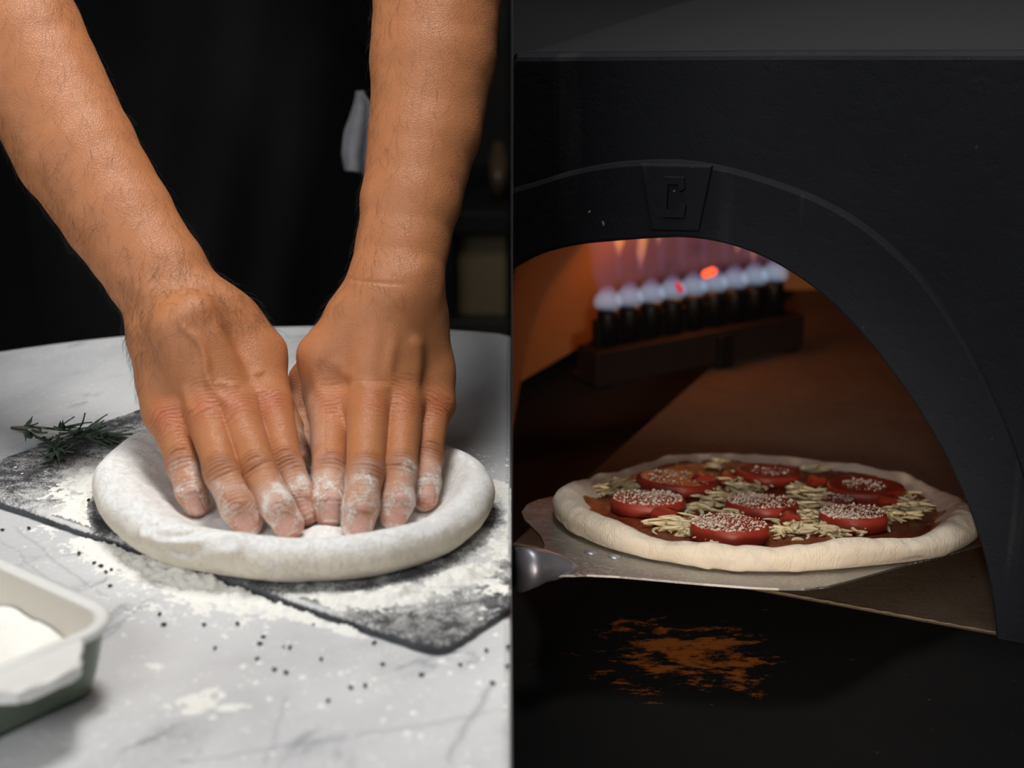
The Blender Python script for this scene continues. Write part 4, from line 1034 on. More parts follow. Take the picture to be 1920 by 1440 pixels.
# =================================================================== pizza oven
PZ_C = Q(1433, 967, 1.18)                                        # middle of the pizza
ZF = float(PZ_C[2]) - 0.050                                      # oven floor and counter level
hf_ = ZF - ZT
p0, p1 = P(960, 1022, hf_), P(1865, 1190, hf_)
OU = (p1 - p0); OU[2] = 0; OU /= np.linalg.norm(OU)              # along the oven front, to the right
ON = np.array([OU[1], -OU[0], 0.0]);                             # out of the oven, towards the room
UZ = np.array([0, 0, 1.0])
def front(px, py, off=0.0): return onplane(px, py, p0 + ON * off, ON)
def ft2(p): d = p - p0; return float(d @ OU), float(d[2])
def fw(u, v, d=0.0): return p0 + OU * u + UZ * v + ON * d        # d > 0 towards the room
U_MIN = -p0[0] / OU[0] + 0.0003 / OU[0] if True else 0
def oven_mats():
    k = N('black_oven_paint'); co = k.coord()
    n1 = k.noise(9, 4, 0.6, co); base = k.mix(n1, (0.0165, 0.0172, 0.0212), (0.0300, 0.0310, 0.0385))
    run = k.ramp(k.noise(40, 3, 0.6, k.mapping(co, (1, 1, 0.06))), [(0.60, 0.0), (0.72, 1.0)]); g = k.ramp(k.noise(6, 2, 0.5, co), [(0.5, 0.0), (0.65, 1.0)])
    c = k.mix(k.math('MULTIPLY', k.math('MULTIPLY', run, g), 0.8), base, (0.075, 0.073, 0.075))
    sp = k.ramp(k.noise(230, 2, 0.5, co), [(0.76, 0.0), (0.80, 1.0)]); c = k.mix(k.math('MULTIPLY', sp, 0.55), c, (0.12, 0.11, 0.10))
    pits = k.ramp(k.noise(85, 4, 0.7, k.mapping(co, (1, 1, 1), (0, 0.6, 0.4))), [(0.35, 0.0), (0.5, 1.0)])
    h = k.math('ADD', k.math('MULTIPLY', pits, 0.6), k.math('MULTIPLY', k.noise(300, 3, 0.6, co), 0.4))
    return k.pbr(color=c, rough=0.75, normal=k.bump(h, 0.30, 0.0014), spec=0.14)
M_oven = oven_mats()
def brick_mat(name, a, b, sc, spk=True):
    k = N(name); co = k.coord(); f = k.noise(sc, 5, 0.65, co); c = k.mix(f, a, b)
    if spk:
        s = k.ramp(k.noise(260, 3, 0.6, co), [(0.62, 0.0), (0.70, 1.0)]); c = k.mix(k.math('MULTIPLY', s, 0.8), c, (0.012, 0.010, 0.008))
    return k.pbr(color=c, rough=0.9, normal=k.bump(k.noise(sc * 6, 4, 0.7, co), 0.5, 0.002))
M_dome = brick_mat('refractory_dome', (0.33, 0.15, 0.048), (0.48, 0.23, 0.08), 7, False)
M_stone = brick_mat('hearth_stone', (0.075, 0.050, 0.031), (0.16, 0.108, 0.068), 18)
M_counter = None
def counter_mat():
    k = N('black_counter'); co = k.coord(); n1 = k.noise(12, 4, 0.6, co)
    c = k.mix(n1, (0.0032, 0.0030, 0.0030), (0.0065, 0.006, 0.006))
    # broken orange-brown patch on the black
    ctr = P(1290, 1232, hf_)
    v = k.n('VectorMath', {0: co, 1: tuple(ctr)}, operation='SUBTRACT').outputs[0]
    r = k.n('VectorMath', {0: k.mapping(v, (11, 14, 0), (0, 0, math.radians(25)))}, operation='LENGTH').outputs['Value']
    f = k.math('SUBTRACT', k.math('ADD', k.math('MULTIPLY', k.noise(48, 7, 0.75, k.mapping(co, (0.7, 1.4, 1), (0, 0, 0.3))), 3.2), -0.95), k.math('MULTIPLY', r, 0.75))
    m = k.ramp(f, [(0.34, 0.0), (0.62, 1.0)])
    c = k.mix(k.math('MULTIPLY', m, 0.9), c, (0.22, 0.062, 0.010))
    sp = k.ramp(k.noise(190, 2, 0.5, co), [(0.76, 0.0), (0.80, 1.0)]); c = k.mix(k.math('MULTIPLY', sp, 0.3), c, (0.10, 0.09, 0.085))
    return k.pbr(color=c, rough=0.8, spec=0.1, normal=k.bump(k.noise(120, 4, 0.6, co), 0.25, 0.001))
ARCH = [(880, 570), (960, 506), (1000, 484), (1040, 470), (1090, 460), (1140, 455), (1190, 451), (1240, 448), (1280, 447), (1330, 452), (1380, 464), (1430, 483), (1480, 510), (1530, 545), (1580, 590), (1640, 657), (1700, 737), (1750, 816), (1790, 892), (1825, 977), (1848, 1060), (1862, 1140), (1866, 1192)]
BAND = [(880, 390), (960, 354), (1010, 339), (1060, 323), (1110, 311), (1160, 303), (1210, 299), (1260, 298), (1310, 302), (1370, 313), (1430, 330), (1500, 354), (1570, 386), (1640, 432), (1720, 505), (1790, 600), (1850, 710), (1905, 840), (1950, 1000), (1975, 1100), (1985, 1216)]
def oven():
    t = empty('pizza_oven', tuple(fw(0.2, 0)), 'black arched pizza oven glowing orange inside around a gas burner', 'oven')
    inner = catmull([ft2(front(*q)) for q in ARCH], 6); outer = catmull([ft2(front(*q)) for q in BAND], 6)
    umin = (0.0002 - p0[0]) / OU[0]
    def resample(c, n):
        d = np.r_[0, np.cumsum(np.linalg.norm(np.diff(c, axis=0), axis=1))]; s = np.linspace(0, d[-1], n)
        return np.c_[np.interp(s, d, c[:, 0]), np.interp(s, d, c[:, 1])]
    def clip(c):
        c = c.copy(); i = np.argmax(c[:, 0] > umin); a, b = c[max(i - 1, 0)], c[i]
        if c[0, 0] < umin:
            f = (umin - a[0]) / (b[0] - a[0]); c = np.r_[[a + (b - a) * f], c[i:]]
        return c
    inner = clip(inner); outer = clip(outer)
    inner[-1, 1] = 0.0; outer[-1, 1] = 0.0
    n = 140; I = resample(inner, n); O = resample(outer, n)
    vt = [ft2(front(960, 115)), ft2(front(1500, 112)), ft2(front(2150, 113))]
    umax = ft2(front(2100, 700))[0]
    def topv(u): return float(np.interp(u, [q[0] for q in vt], [q[1] for q in vt]))
    # front wall: a sheet from the arch edge out to the housing's outline, with thickness
    B = []
    for k in range(n):
        f = k / (n - 1)
        ang = O[k] - np.array([I[:, 0].mean() - 0.02, 0.05]); ang /= np.linalg.norm(ang); base = O[k]
        cands = []
        if ang[1] > 1e-6:
            for _ in range(3):
                tt = (topv(base[0] + (cands[-1] if cands else 0.2) * ang[0]) - base[1]) / ang[1]; cands.append(tt)
        tt = cands[-1] if cands else 9
        if ang[0] > 1e-6: tt = min(tt, (umax - base[0]) / ang[0])
        if ang[0] < -1e-6: tt = min(tt, (umin - base[0]) / ang[0])
        B.append(base + ang * max(tt, 0.0))
    B = np.array(B); B[0] = (umin, topv(umin)); B[-1] = (umax, 0.0)
    kc = int(np.argmin(np.abs(B[:, 0] - umax) + np.abs(B[:, 1] - topv(umax)))); B[kc] = (umax, topv(umax))
    TH = 0.040; RZ = 0.005
    V = []; Fc = []
    rows = [(I, 0.0 - TH), (I, -0.004), (I * 0.985 + O * 0.015, 0.0), (O, 0.0), (B, 0.0)]
    for R_, d in rows: V += [fw(u, v, d) for u, v in R_]
    for r in range(len(rows) - 1):
        for k in range(n - 1): Fc.append((r * n + k, r * n + k + 1, (r + 1) * n + k + 1, (r + 1) * n + k))
    # rounded edge to the top, top face going back
    rr = 0.008; nb = len(V)
    back = 0.95
    top_idx = [k for k in range(n) if k <= kc]
    prev = [4 * n + k for k in top_idx]
    for a in (30, 60, 90):
        cur = []
        for k in top_idx:
            u, v = B[k]; cur.append(len(V)); V.append(fw(u, v + rr * math.sin(math.radians(a)) * 0.6, -rr * (1 - math.cos(math.radians(a)))))
        for i in range(len(cur) - 1): Fc.append((prev[i], prev[i + 1], cur[i + 1], cur[i]))
        prev = cur
    last = prev
    M_housing = M_oven
    o = mesh_obj('front_wall', V, Fc, M_housing, t, smooth=False)
    # top of the oven, dusty grey
    Vt = []; ft_ = []; m = 90
    lu = np.array([ft2(np.array(V[i])) for i in last]); lu = lu[np.argsort(lu[:, 0])]; dl = -float((np.array(V[last[0]]) - p0) @ ON)
    for j in range(6):
        for u in np.linspace(umin - 0.5, umax, m):
            zt_ = float(np.interp(u, lu[:, 0], lu[:, 1])); q = fw(u, zt_ + 0.0002 + 0.006 * (1 - (1 - j / 5) ** 2), -dl - back * j / 5)
            if q[0] < 0.0002: q = q + OU * ((0.0002 - q[0]) / OU[0])
            Vt.append(q)
    for j in range(5):
        for i in range(m - 1): ft_.append((j * m + i, j * m + i + 1, (j + 1) * m + i + 1, (j + 1) * m + i))
    mesh_obj('top_plate', Vt, ft_, plain('dusty_grey_top', (0.017, 0.0155, 0.018), 0.85, nscale=6, namt=0.15), t)['label'] = 'dusty grey top of the oven'
    # side and raised arch surround
    side = [fw(umax, 0, 0), fw(umax, topv(umax), 0), fw(umax, topv(umax), -back), fw(umax, 0, -back)]
    mesh_obj('side_panel', side, [(0, 1, 2, 3)], M_oven, t, smooth=False).modifiers.new('thickness', 'SOLIDIFY').thickness = 0.01
    V = []; Fc = []
    I2 = I * 0.97 + O * 0.03
    prof = [(I2, 0.0002), (I2 * 0.99 + O * 0.01, RZ * 0.8), (I2 * 0.96 + O * 0.04, RZ), (I2 * 0.06 + O * 0.94, RZ), (I2 * 0.015 + O * 0.985, RZ * 0.7), (O, 0.0002)]
    for R_, d in prof:
        pts = [fw(u, v, d) for u, v in R_]
        V += pts
    for r in range(len(prof) - 1):
        for k in range(n - 1): Fc.append((r * n + k, r * n + k + 1, (r + 1) * n + k + 1, (r + 1) * n + k))
    mesh_obj('arch_surround', V, Fc, M_oven, t, smooth=False)
    # keystone with its raised bracket mark
    bm = bmesh.new(); ks = [ft2(front(*q, RZ)) for q in ((1203, 306), (1338, 309), (1312, 432), (1224, 430))]
    prism(bm, ks, 0.0, 0.004, 0.0015, lambda x, y, z: tuple(fw(x, y, RZ - 0.0005 + z)))
    kst = bm_obj('keystone', bm, M_oven, t)
    bm = bmesh.new()
    C_px = [(1240, 337), (1248, 331), (1284, 332), (1286, 352), (1276, 358), (1274, 345), (1254, 344), (1252, 392), (1272, 394), (1274, 380), (1284, 378), (1288, 384), (1284, 407), (1246, 406), (1239, 399)]
    prism(bm, [ft2(front(*q, RZ + 0.004)) for q in C_px], 0.0, 0.0035, 0.0, lambda x, y, z: tuple(fw(x, y, RZ + 0.003 + z)))
    bm_obj('raised_letter', bm, M_oven, kst)
    M_chip = plain('pale_chip', (0.42, 0.36, 0.28), 0.8)
    for (px, py, l, w_, a) in ((1105, 397, .0022, .0012, 60), (1131, 419, .0036, .0014, 110), (1268, 356, .0016, .0010, 30)):
        bm = bmesh.new(); bmesh.ops.create_icosphere(bm, subdivisions=2, radius=1.0); c = front(px, py, RZ); ca, sa_ = math.cos(math.radians(a)), math.sin(math.radians(a))
        off = RZ + (0.004 if px > 1200 else 0)
        for v in bm.verts:
            x, y, z = v.co.x * l / 2, v.co.y * w_ / 2, v.co.z * 0.0004; u0, v0 = ft2(c)
            v.co = Vector(fw(u0 + x * ca - y * sa_, v0 + x * sa_ + y * ca, off + 0.0001 + z))
        bm_obj('paint_chip', bm, M_chip, t, smooth=True)
    # chamber: from the back edge of the arch into a dome
    full = catmull([ft2(front(*q)) for q in ARCH], 6)
    cu = float(ft2(front(1290, 800))[0]); hwid = full[-1, 0] - cu
    left = []                                                # complete the hidden left half by mirroring the right
    tp = full[np.argmax(full[:, 1]):]
    mir = np.c_[2 * tp[0, 0] - tp[:, 0], tp[:, 1]][::-1]
    ring0 = np.r_[mir[:-1], tp]; ring0[0, 1] = 0; ring0[-1, 1] = 0; ring0 = resample(ring0, 90); c0 = np.array([tp[0, 0], 0.0])
    ring_a = resample(np.r_[[[inner[0, 0] - 0.05, 0.0]], [[inner[0, 0] - 0.05, inner[0, 1] - 0.02]], inner], 90)
    V = []; Fc = []
    sec = [(TH, 1.0), (TH + 0.001, 1.14), (0.10, 1.24), (0.20, 1.30), (0.35, 1.32), (0.50, 1.27), (0.62, 1.15), (0.70, 0.98), (0.76, 0.75), (0.80, 0.45), (0.815, 0.05)]
    for d, s in sec:
        for q in (ring_a if d == TH else ring0):
            e = c0 + (q - c0) * np.array([s, min(s, 1.22) if s > 1 else s ** 0.6]); w_ = fw(e[0], max(e[1], -0.002), -d); w_[0] = max(w_[0], 0.0002); V.append(w_)
    for r in range(len(sec) - 1):
        for k in range(89): Fc.append((r * 90 + k, r * 90 + k + 1, (r + 1) * 90 + k + 1, (r + 1) * 90 + k))
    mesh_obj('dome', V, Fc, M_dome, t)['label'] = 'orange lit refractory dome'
    # hearth stones: two slabs with a joint
    bm = bmesh.new()
    ua, ub = umin, full[-1, 0] + 0.20
    def slab(u0, u1, d0, d1):
        pts = [fw(u0, 0, -d0), fw(u1, 0, -d0), fw(u1, 0, -d1), fw(u0, 0, -d1)]; pts = [np.array([max(q[0], 0.0002), q[1], q[2]]) for q in pts]
        vs = [bm.verts.new(q) for q in pts]; vb = [bm.verts.new(q - UZ * 0.03) for q in pts]
        bm.faces.new(vs); bm.faces.new(vb[::-1])
        for i in range(4): bm.faces.new((vs[i], vb[i], vb[(i + 1) % 4], vs[(i + 1) % 4]))
    slab(ua, ub, 0.0005, 0.40); slab(ua, ub, 0.402, 0.85)
    bmesh.ops.translate(bm, verts=bm.verts[:], vec=(0, 0, 0.0006))
    bm_obj('hearth_floor', bm, M_stone, t)
    # chalky worn front edge of the hearth
    ed = []
    for i in range(60):
        u = ua + (ub - 0.2 - ua) * i / 59; ed.append(fw(u, 0.0010 + 0.0003 * math.sin(i * 2.7), -0.0012))
    Vv, Ff = tube_mesh(ed, [0.0006 + 0.0002 * abs(math.sin(i * 1.9)) for i in range(60)], 6)
    mesh_obj('hearth_edge', Vv, Ff, plain('worn_edge', (0.26, 0.20, 0.13), 0.9, nscale=200, namt=0.5), t)
oven()
# keep the oven on its own side of the partition
for o_ in bpy.data.objects:
    r_ = o_
    while r_.parent: r_ = r_.parent
    if r_.name.startswith('pizza_oven') and o_.type == 'MESH':
        for v_ in o_.data.vertices: v_.co.x = max(v_.co.x, 0.0002)

def counter():
    k = 0.90
    pts = [np.array([0.0002, 0.50]), np.array([k, 0.50])]
    a = fw(ft2(front(2200, 700))[0], 0)[:2]; u0 = (0.0002 - p0[0]) / OU[0]; b = fw(u0, 0)[:2]
    u1 = (k - p0[0]) / OU[0]; c = fw(u1, 0)[:2]
    pts += [c, b]
    bm = bmesh.new(); off = ON[:2] * 0.0002
    prism(bm, [p + (off if i > 1 else 0) for i, p in enumerate(pts)], ZF - 0.05, ZF - 0.0002, 0.0)
    o = bm_obj('counter', bm, counter_mat()); tag(o, 'black stone counter with an orange-brown patch in front of the oven', 'counter')
    # masonry plinth carrying counter and oven
    bm = bmesh.new(); u9 = 1.2
    q = [np.array([0.0002, 0.56]), np.array([0.86, 0.56]), np.array([0.95, 1.95]), np.array([0.0002, 1.95])]
    prism(bm, q, 0.0, ZF - 0.0505, 0.0)
    o = bm_obj('oven_plinth', bm, M_oven); tag(o, 'black plinth under the counter and the pizza oven', 'plinth')
counter()

# =================================================================== gas burner
def burner():
    A = P(1118, 737, hf_); Bp = P(1506, 660, hf_); ax = Bp - A; ax[2] = 0; L = np.linalg.norm(ax); ax /= L; bk = np.array([-ax[1], ax[0], 0.0])
    if bk[1] < 0: bk = -bk
    M_b = plain('burner_iron', (0.020, 0.010, 0.008), 0.7, 0.3, nscale=30, namt=0.3); M_t = plain('burner_tube', (0.012, 0.011, 0.012), 0.5, 0.5, nscale=30)
    mid = A + ax * L / 2
    t = empty('gas_burner', tuple(mid), 'blurred black gas burner with nozzles and blue flames inside the oven', 'burner')
    W = lambda s, d, z: A + ax * s + bk * d + UZ * (z + 0.001)
    h1 = 0.037; h2 = 0.071
    def bxw(name, s0, s1, d0, d1, z0, z1, m):
        bm = bmesh.new(); vs = bx(bm, (s0, d0, z0), (s1, d1, z1), 0.0015)
        for v in vs: v.co = Vector(W(*v.co))
        return bm_obj(name, bm, m, t)
    bxw('base', 0, L, 0, 0.034, 0.004, h1, M_b)
    bxw('foot', L * 0.56, L * 0.63, -0.006, 0.034, 0.0, h1 * 0.9, M_t); bxw('foot', 0.003, 0.02, 0.002, 0.05, 0, 0.006, M_t); bxw('foot', L - 0.02, L - 0.003, 0.002, 0.05, 0, 0.006, M_t)
    n = 9; s0, s1 = L * 0.055, L * 0.955
    def emat(name, stops, z0, z1):
        k = N(name); co = k.coord(); z = k.n('SeparateXYZ', {0: co}).outputs[2]
        f = k.math('DIVIDE', k.math('SUBTRACT', z, z0), z1 - z0, clamp=True)
        c = k.ramp(f, [(p, col) for p, col, _ in stops]); mx = max(s for _, _, s in stops); st = k.ramp(f, [(p, s / mx) for p, _, s in stops])
        e = k.n('Emission', {'Color': c, 'Strength': k.math('MULTIPLY', st, mx)}); k.t.links.new(e.outputs[0], k.out.inputs['Volume']); return k.m
    zt = ZF + h2
    M_blue = emat('flame_root', [(0, (0.50, 0.72, 1.0), 9), (0.5, (0.58, 0.74, 1.0), 13), (1, (0.45, 0.40, 0.9), 3)], zt, zt + 0.026)
    M_violet = emat('flame_violet', [(0, (0.40, 0.34, 0.95), 1.9), (0.35, (0.52, 0.29, 0.70), 1.7), (0.7, (0.75, 0.34, 0.36), 2.0), (1, (1, 0.4, 0.12), 2.0)], zt, zt + 0.14)
    M_orange = emat('flame_orange', [(0, (0.6, 0.3, 0.5), 1.5), (0.45, (1, 0.36, 0.08), 45), (1, (1, 0.42, 0.05), 60)], zt, zt + 0.14)
    for i in range(n):
        s = s0 + (s1 - s0) * (i + 0.5) / n
        bm = bmesh.new(); pr = (s1 - s0) / n
        V, Fc = tube_mesh([W(s, 0.022, h1 - 0.002), W(s, 0.022, h2 - 0.004), W(s, 0.022, h2)], [pr * 0.40, pr * 0.40, pr * 0.34], 20)
        mesh_obj('nozzle', V, Fc, M_t, t)
    bxw('nozzle_plate', s0, s1, 0.018, 0.030, h1 - 0.004, h2 - 0.010, M_t)
    rng = np.random.default_rng(3)
    for i in range(n):
        s = s0 + (s1 - s0) * (i + 0.5) / n; pr = (s1 - s0) / n
        V, Fc = tube_mesh([W(s, 0.022, h2 + z) for z in (0.0005, 0.004, 0.010, 0.017, 0.024)], [pr * .44, pr * .58, pr * .54, pr * .36, pr * .08], 16)
        f = mesh_obj('flame', V, Fc, M_blue, t); f['label'] = 'pale blue flame root with a violet plume'
        hgt = rng.uniform(0.13, 0.16); wob = rng.uniform(-0.3, 0.3) * pr
        V, Fc = tube_mesh([W(s + wob * z / hgt, 0.022 + 0.01 * z / hgt, h2 + 0.012 + z) for z in (0.0, 0.02, 0.05, 0.09, 0.12, hgt)], [pr * .30, pr * .58, pr * .64, pr * .55, pr * .35, pr * .05], 16)
        mesh_obj('plume', V, Fc, M_violet, f)
    for fx, fz, w_, hh in ((0.24, 0.035, 0.0045, 0.035), (0.32, 0.055, 0.004, 0.03), (0.46, 0.065, 0.007, 0.06), (0.53, 0.06, 0.008, 0.06), (0.70, 0.035, 0.008, 0.055), (0.78, 0.02, 0.004, 0.03), (0.88, 0.03, 0.004, 0.03), (0.14, 0.05, 0.005, 0.03)):
        V, Fc = tube_mesh([W(L * fx, 0.018, h2 + fz), W(L * fx, 0.018, h2 + fz + hh * 0.4), W(L * fx + .002, 0.018, h2 + fz + hh * 0.8), W(L * fx + .002, 0.018, h2 + fz + hh)], [w_ * .2, w_, w_ * 1.1, w_ * .3], 12)
        mesh_obj('orange_flame', V, Fc, M_orange, t)
    ke = N('red_flame_bit'); ke.pbr(color=(0.2, 0.02, 0.01), rough=0.8, emit=(1.0, 0.10, 0.035), emits=1.6)
    km = N('pink_flame_bit'); km.pbr(color=(0.2, 0.02, 0.02), rough=0.8, emit=(0.9, 0.08, 0.16), emits=0.5)
    for (xa, ya), (xb, yb), r, m in (((1316, 517), (1344, 506), .0042, ke.m), ((1268, 530), (1279, 549), .0032, km.m)):  # small glowing bits of flame over the burner
        za = depth(W(L * 0.5, 0.0, h2)) - 0.01
        V, Fc = tube_mesh([Q(xa, ya, za), Q(xa * .8 + xb * .2, ya * .8 + yb * .2, za), Q(xa * .2 + xb * .8, ya * .2 + yb * .8, za), Q(xb, yb, za)], [r * .4, r, r, r * .4], 14)
        mesh_obj('flame_bit', V, Fc, m, t)['label'] = 'small red glowing bit of flame'
    c = W(L / 2, 0.02, h2 + 0.05)
    d = bpy.data.lights.new('flame_light', 'POINT'); d.energy = 0.25; d.color = (1.0, 0.30, 0.05); d.shadow_soft_size = 0.035; d.specular_factor = 0.25
    lo = bpy.data.objects.new('flame_light', d); COL.objects.link(lo); lo.location = c
burner()

# =================================================================== peel and pizza share one tilted plane
PX = np.array([math.cos(math.radians(2.4)), 0, -math.sin(math.radians(2.4))])
PY = np.array([0, math.cos(math.radians(10)), -math.sin(math.radians(10))]); PY = PY - PX * (PY @ PX); PY /= np.linalg.norm(PY)
PN = np.cross(PX, PY)
PO = PZ_C - PN * 0.006                                            # a point on the top of the peel's blade
def pl(px, py, h=0.0):
    q = onplane(px, py, PO + PN * h, PN) - PO; return float(q @ PX), float(q @ PY)
def pw(x, y, h=0.0): return PO + PX * x + PY * y + PN * h

def peel():
    k = N('brushed_steel'); co = k.coord(); f = k.noise(60, 4, 0.6, k.mapping(co, (1, 9, 9)))
    fl = k.ramp(k.noise(420, 4, 0.7, co), [(0.50, 0.0), (0.66, 1.0)]); g = k.ramp(k.noise(16, 3, 0.6, co), [(0.40, 0.0), (0.58, 1.0)])
    m = k.math('MULTIPLY', fl, k.math('MULTIPLY', g, 0.7))
    c = k.mix(m, k.mix(f, (0.34, 0.33, 0.32), (0.48, 0.46, 0.44)), (0.7, 0.63, 0.55))
    M_steel = k.pbr(color=c, rough=k.ramp(f, [(0.3, 0.34), (0.7, 0.5)]), metal=k.math('SUBTRACT', 0.9, k.math('MULTIPLY', m, 0.9)))
    M_h = plain('handle_steel', (0.40, 0.40, 0.46), 0.42, 0.75, nscale=80, namt=0.15)
    A, B_, C_ = np.array(pl(980, 952)), np.array(pl(1525, 1104)), np.array(pl(1895, 1006)); D_ = A + C_ - B_
    vis = [(1060, 926), (1035, 931), (1008, 937), (988, 946), (978, 960), (984, 975), (1000, 990), (1014, 1005), (1021, 1020), (1019, 1034), (1008, 1044), (1040, 1078), (1078, 1078), (1100, 1077), (1160, 1080), (1230, 1086), (1320, 1094), (1400, 1100), (1460, 1103), (1510, 1103), (1550, 1099), (1590, 1089), (1640, 1075), (1700, 1058), (1780, 1038), (1850, 1018)]
    pts = [pl(*q) for q in vis]
    c = np.array(C_); pts += [tuple(c), tuple(c * 0.96 + D_ * 0.04 + np.array([0.002, 0.004])), tuple(c * 0.1 + D_ * 0.9), tuple(D_ * 0.95 + A * 0.05)]
    t = empty('pizza_peel', tuple(pw(*pl(1060, 1060))), 'steel pizza peel with round handle carrying the raw pizza into the oven', 'peel')
    bm = bmesh.new(); prism(bm, pts, -0.0013, 0.0, 0.0, lambda x, y, z: tuple(pw(x, y, z)))
    bl = bm_obj('blade', bm, M_steel, t)
    # handle socket and tube
    a = np.array(pw(*pl(1079, 1072), 0.002)); b = np.array(pw(*pl(1020, 1073), 0.004)); c_ = np.array(pw(*pl(962, 1080), 0.004))
    dirn = (c_ - b) / np.linalg.norm(c_ - b)
    c_[0] = max(c_[0], 0.0045)
    V, Fc = tube_mesh([a, a * .75 + b * .25, b * .6 + a * .4, b, (b + c_) / 2, c_], [0.0030, 0.0052, 0.0080, 0.0100, 0.0121, 0.0136], 40)
    V = [(max(v[0], 0.0002), v[1], v[2]) for v in V]
    mesh_obj('handle', V, Fc, M_h, t)
    for px, py in ((1152, 1044), (1108, 1036)):
        bm = bmesh.new(); bmesh.ops.create_uvsphere(bm, u_segments=16, v_segments=8, radius=1.0)
        x, y = pl(px, py)
        for v in bm.verts: v.co = Vector(pw(x + v.co.x * 0.0045, y + v.co.y * 0.0045, v.co.z * 0.0014))
        bm_obj('rivet', bm, M_h, t, smooth=True)
peel()

PO_OUT = [(1042, 952), (1046, 970), (1060, 985), (1080, 1000), (1110, 1015), (1147, 1030), (1185, 1040), (1222, 1047), (1272, 1057), (1335, 1066), (1400, 1071), (1478, 1071), (1556, 1067), (1634, 1059), (1712, 1052), (1765, 1041), (1804, 1023), (1824, 1000), (1823, 984), (1814, 964), (1803, 948), (1785, 935), (1752, 916), (1712, 898), (1660, 882), (1608, 872), (1530, 859), (1452, 853), (1400, 851), (1350, 850), (1297, 851), (1255, 857), (1185, 874), (1135, 888), (1085, 905), (1057, 925), (1045, 940)]
def pizza():
    M_crust = N('raw_crust'); k = M_crust; co = k.coord(); f = k.noise(45, 4, 0.6, co)
    c = k.mix(f, (0.66, 0.55, 0.42), (0.78, 0.69, 0.57)); gr = k.ramp(k.noise(28, 3, 0.6, co, 0.5), [(0.52, 0.0), (0.7, 0.6)]); c = k.mix(gr, c, (0.58, 0.52, 0.46))
    cr = k.ramp(k.noise(75, 3, 0.6, k.mapping(co, (1.8, 1, 0.4)), 0.4), [(0.465, 0.0), (0.5, 1.0), (0.535, 0.0)])
    h = k.math('ADD', k.math('MULTIPLY', k.noise(700, 3, 0.7, co), 0.4), k.math('MULTIPLY', cr, -0.35)); h = k.math('ADD', h, f)
    M_crust = k.pbr(color=c, rough=0.8, sss=0.15, sssr=(1, .7, .45), ssss=0.004, spec=0.2, normal=k.bump(h, 0.6, 0.001))
    k = N('tomato_sauce'); co = k.coord(); f = k.noise(75, 5, 0.7, co)
    M_sauce = k.pbr(color=k.ramp(f, [(0.3, (0.075, 0.012, 0.004)), (0.55, (0.20, 0.035, 0.008)), (0.8, (0.33, 0.075, 0.014))]), rough=k.ramp(f, [(0.4, 0.25), (0.6, 0.5)]), normal=k.bump(k.noise(230, 4, 0.7, co), 0.7, 0.002))
    k = N('tomato_flesh'); co = k.coord(); f = k.noise(90, 3, 0.6, co)
    M_tom = k.pbr(color=k.mix(f, (0.21, 0.016, 0.010), (0.33, 0.040, 0.020)), rough=0.45, sss=0.2, sssr=(1, .25, .15), ssss=0.004, spec=0.35, normal=k.bump(k.noise(160, 3, 0.6, co), 0.3, 0.001))
    M_parm = plain('grated_parmesan', (0.60, 0.47, 0.38), 0.8, nscale=300, namt=0.15)
    M_shred = plain('mozzarella_shred', (0.74, 0.60, 0.36), 0.5, nscale=150, namt=0.12, sss=0.2, ssss=0.003)
    t = empty('pizza', tuple(pw(0, 0)), 'unbaked pizza with floury crust, tomato slices and shredded cheese on the peel', 'pizza')
    # crust
    o = catmull(PO_OUT, 8, True); cpx = np.array([1433, 968.0])
    d = np.roll(o, -1, 0) - np.roll(o, 1, 0); nr = np.stack([-d[:, 1], d[:, 0]], 1); nr /= np.linalg.norm(nr, axis=1, keepdims=True); nr *= np.sign(((cpx - o) * nr).sum(1))[:, None]
    ang_px = np.degrees(np.arctan2(-(o[:, 1] - cpx[1]), o[:, 0] - cpx[0]))
    ro = 18 + 4 * (o[:, 1] - 960) / 100; q = o + nr * ro[:, None]; ln = np.array([pl(x, y, r_ * 1.16 / 3200) for (x, y), r_ in zip(q, ro)]); cen = ln.mean(0); cen = np.array([(ln[:, 0].max() + ln[:, 0].min()) / 2, (ln[:, 1].max() + ln[:, 1].min()) / 2])
    th = np.arctan2(ln[:, 1] - cen[1], ln[:, 0] - cen[0]); R0 = np.linalg.norm(ln - cen, axis=1); i = np.argsort(th)
    nt = 720; T = np.linspace(-math.pi, math.pi, nt, endpoint=False); R = np.interp(T, th[i], R0[i], period=2 * math.pi)
    kf = np.exp(-0.5 * (np.arange(-30, 31) / 10) ** 2); kf /= kf.sum(); R = np.convolve(np.r_[R[-30:], R, R[:30]], kf, 'valid')
    deg = np.degrees(T); ab = lambda a0, w_: np.exp(-0.5 * (((deg - a0 + 180) % 360 - 180) / w_) ** 2)
    tp = np.stack([np.cos(T), np.sin(T), 0 * T], 1)
    r = 0.0078 + 0.0048 * ab(-30, 13) + 0.0012 * ab(-75, 9) + 0.0016 * ab(-150, 22) - 0.0030 * ab(90, 50) - 0.0010 * ab(-52, 5) + 0.0011 * fbm(tp, 3.2, 2, 7) - 0.0008 * ab(-118, 6)
    wd = 0.017 - 0.005 * ab(90, 50) + 0.010 * ab(-165, 28) + 0.008 * ab(-30, 15) + 0.003 * fbm(tp, 4, 2, 9)
    hf = 0.0045; n_in, n_out = 60, 34; prof = []
    for u in np.linspace(0.02, 1, n_in):
        rho = R * u; e = (R - rho) / wd; prof.append((rho, hf + (2 * r * 0.98 - hf) * (1 - sstep(0.0, 1.0, e))))
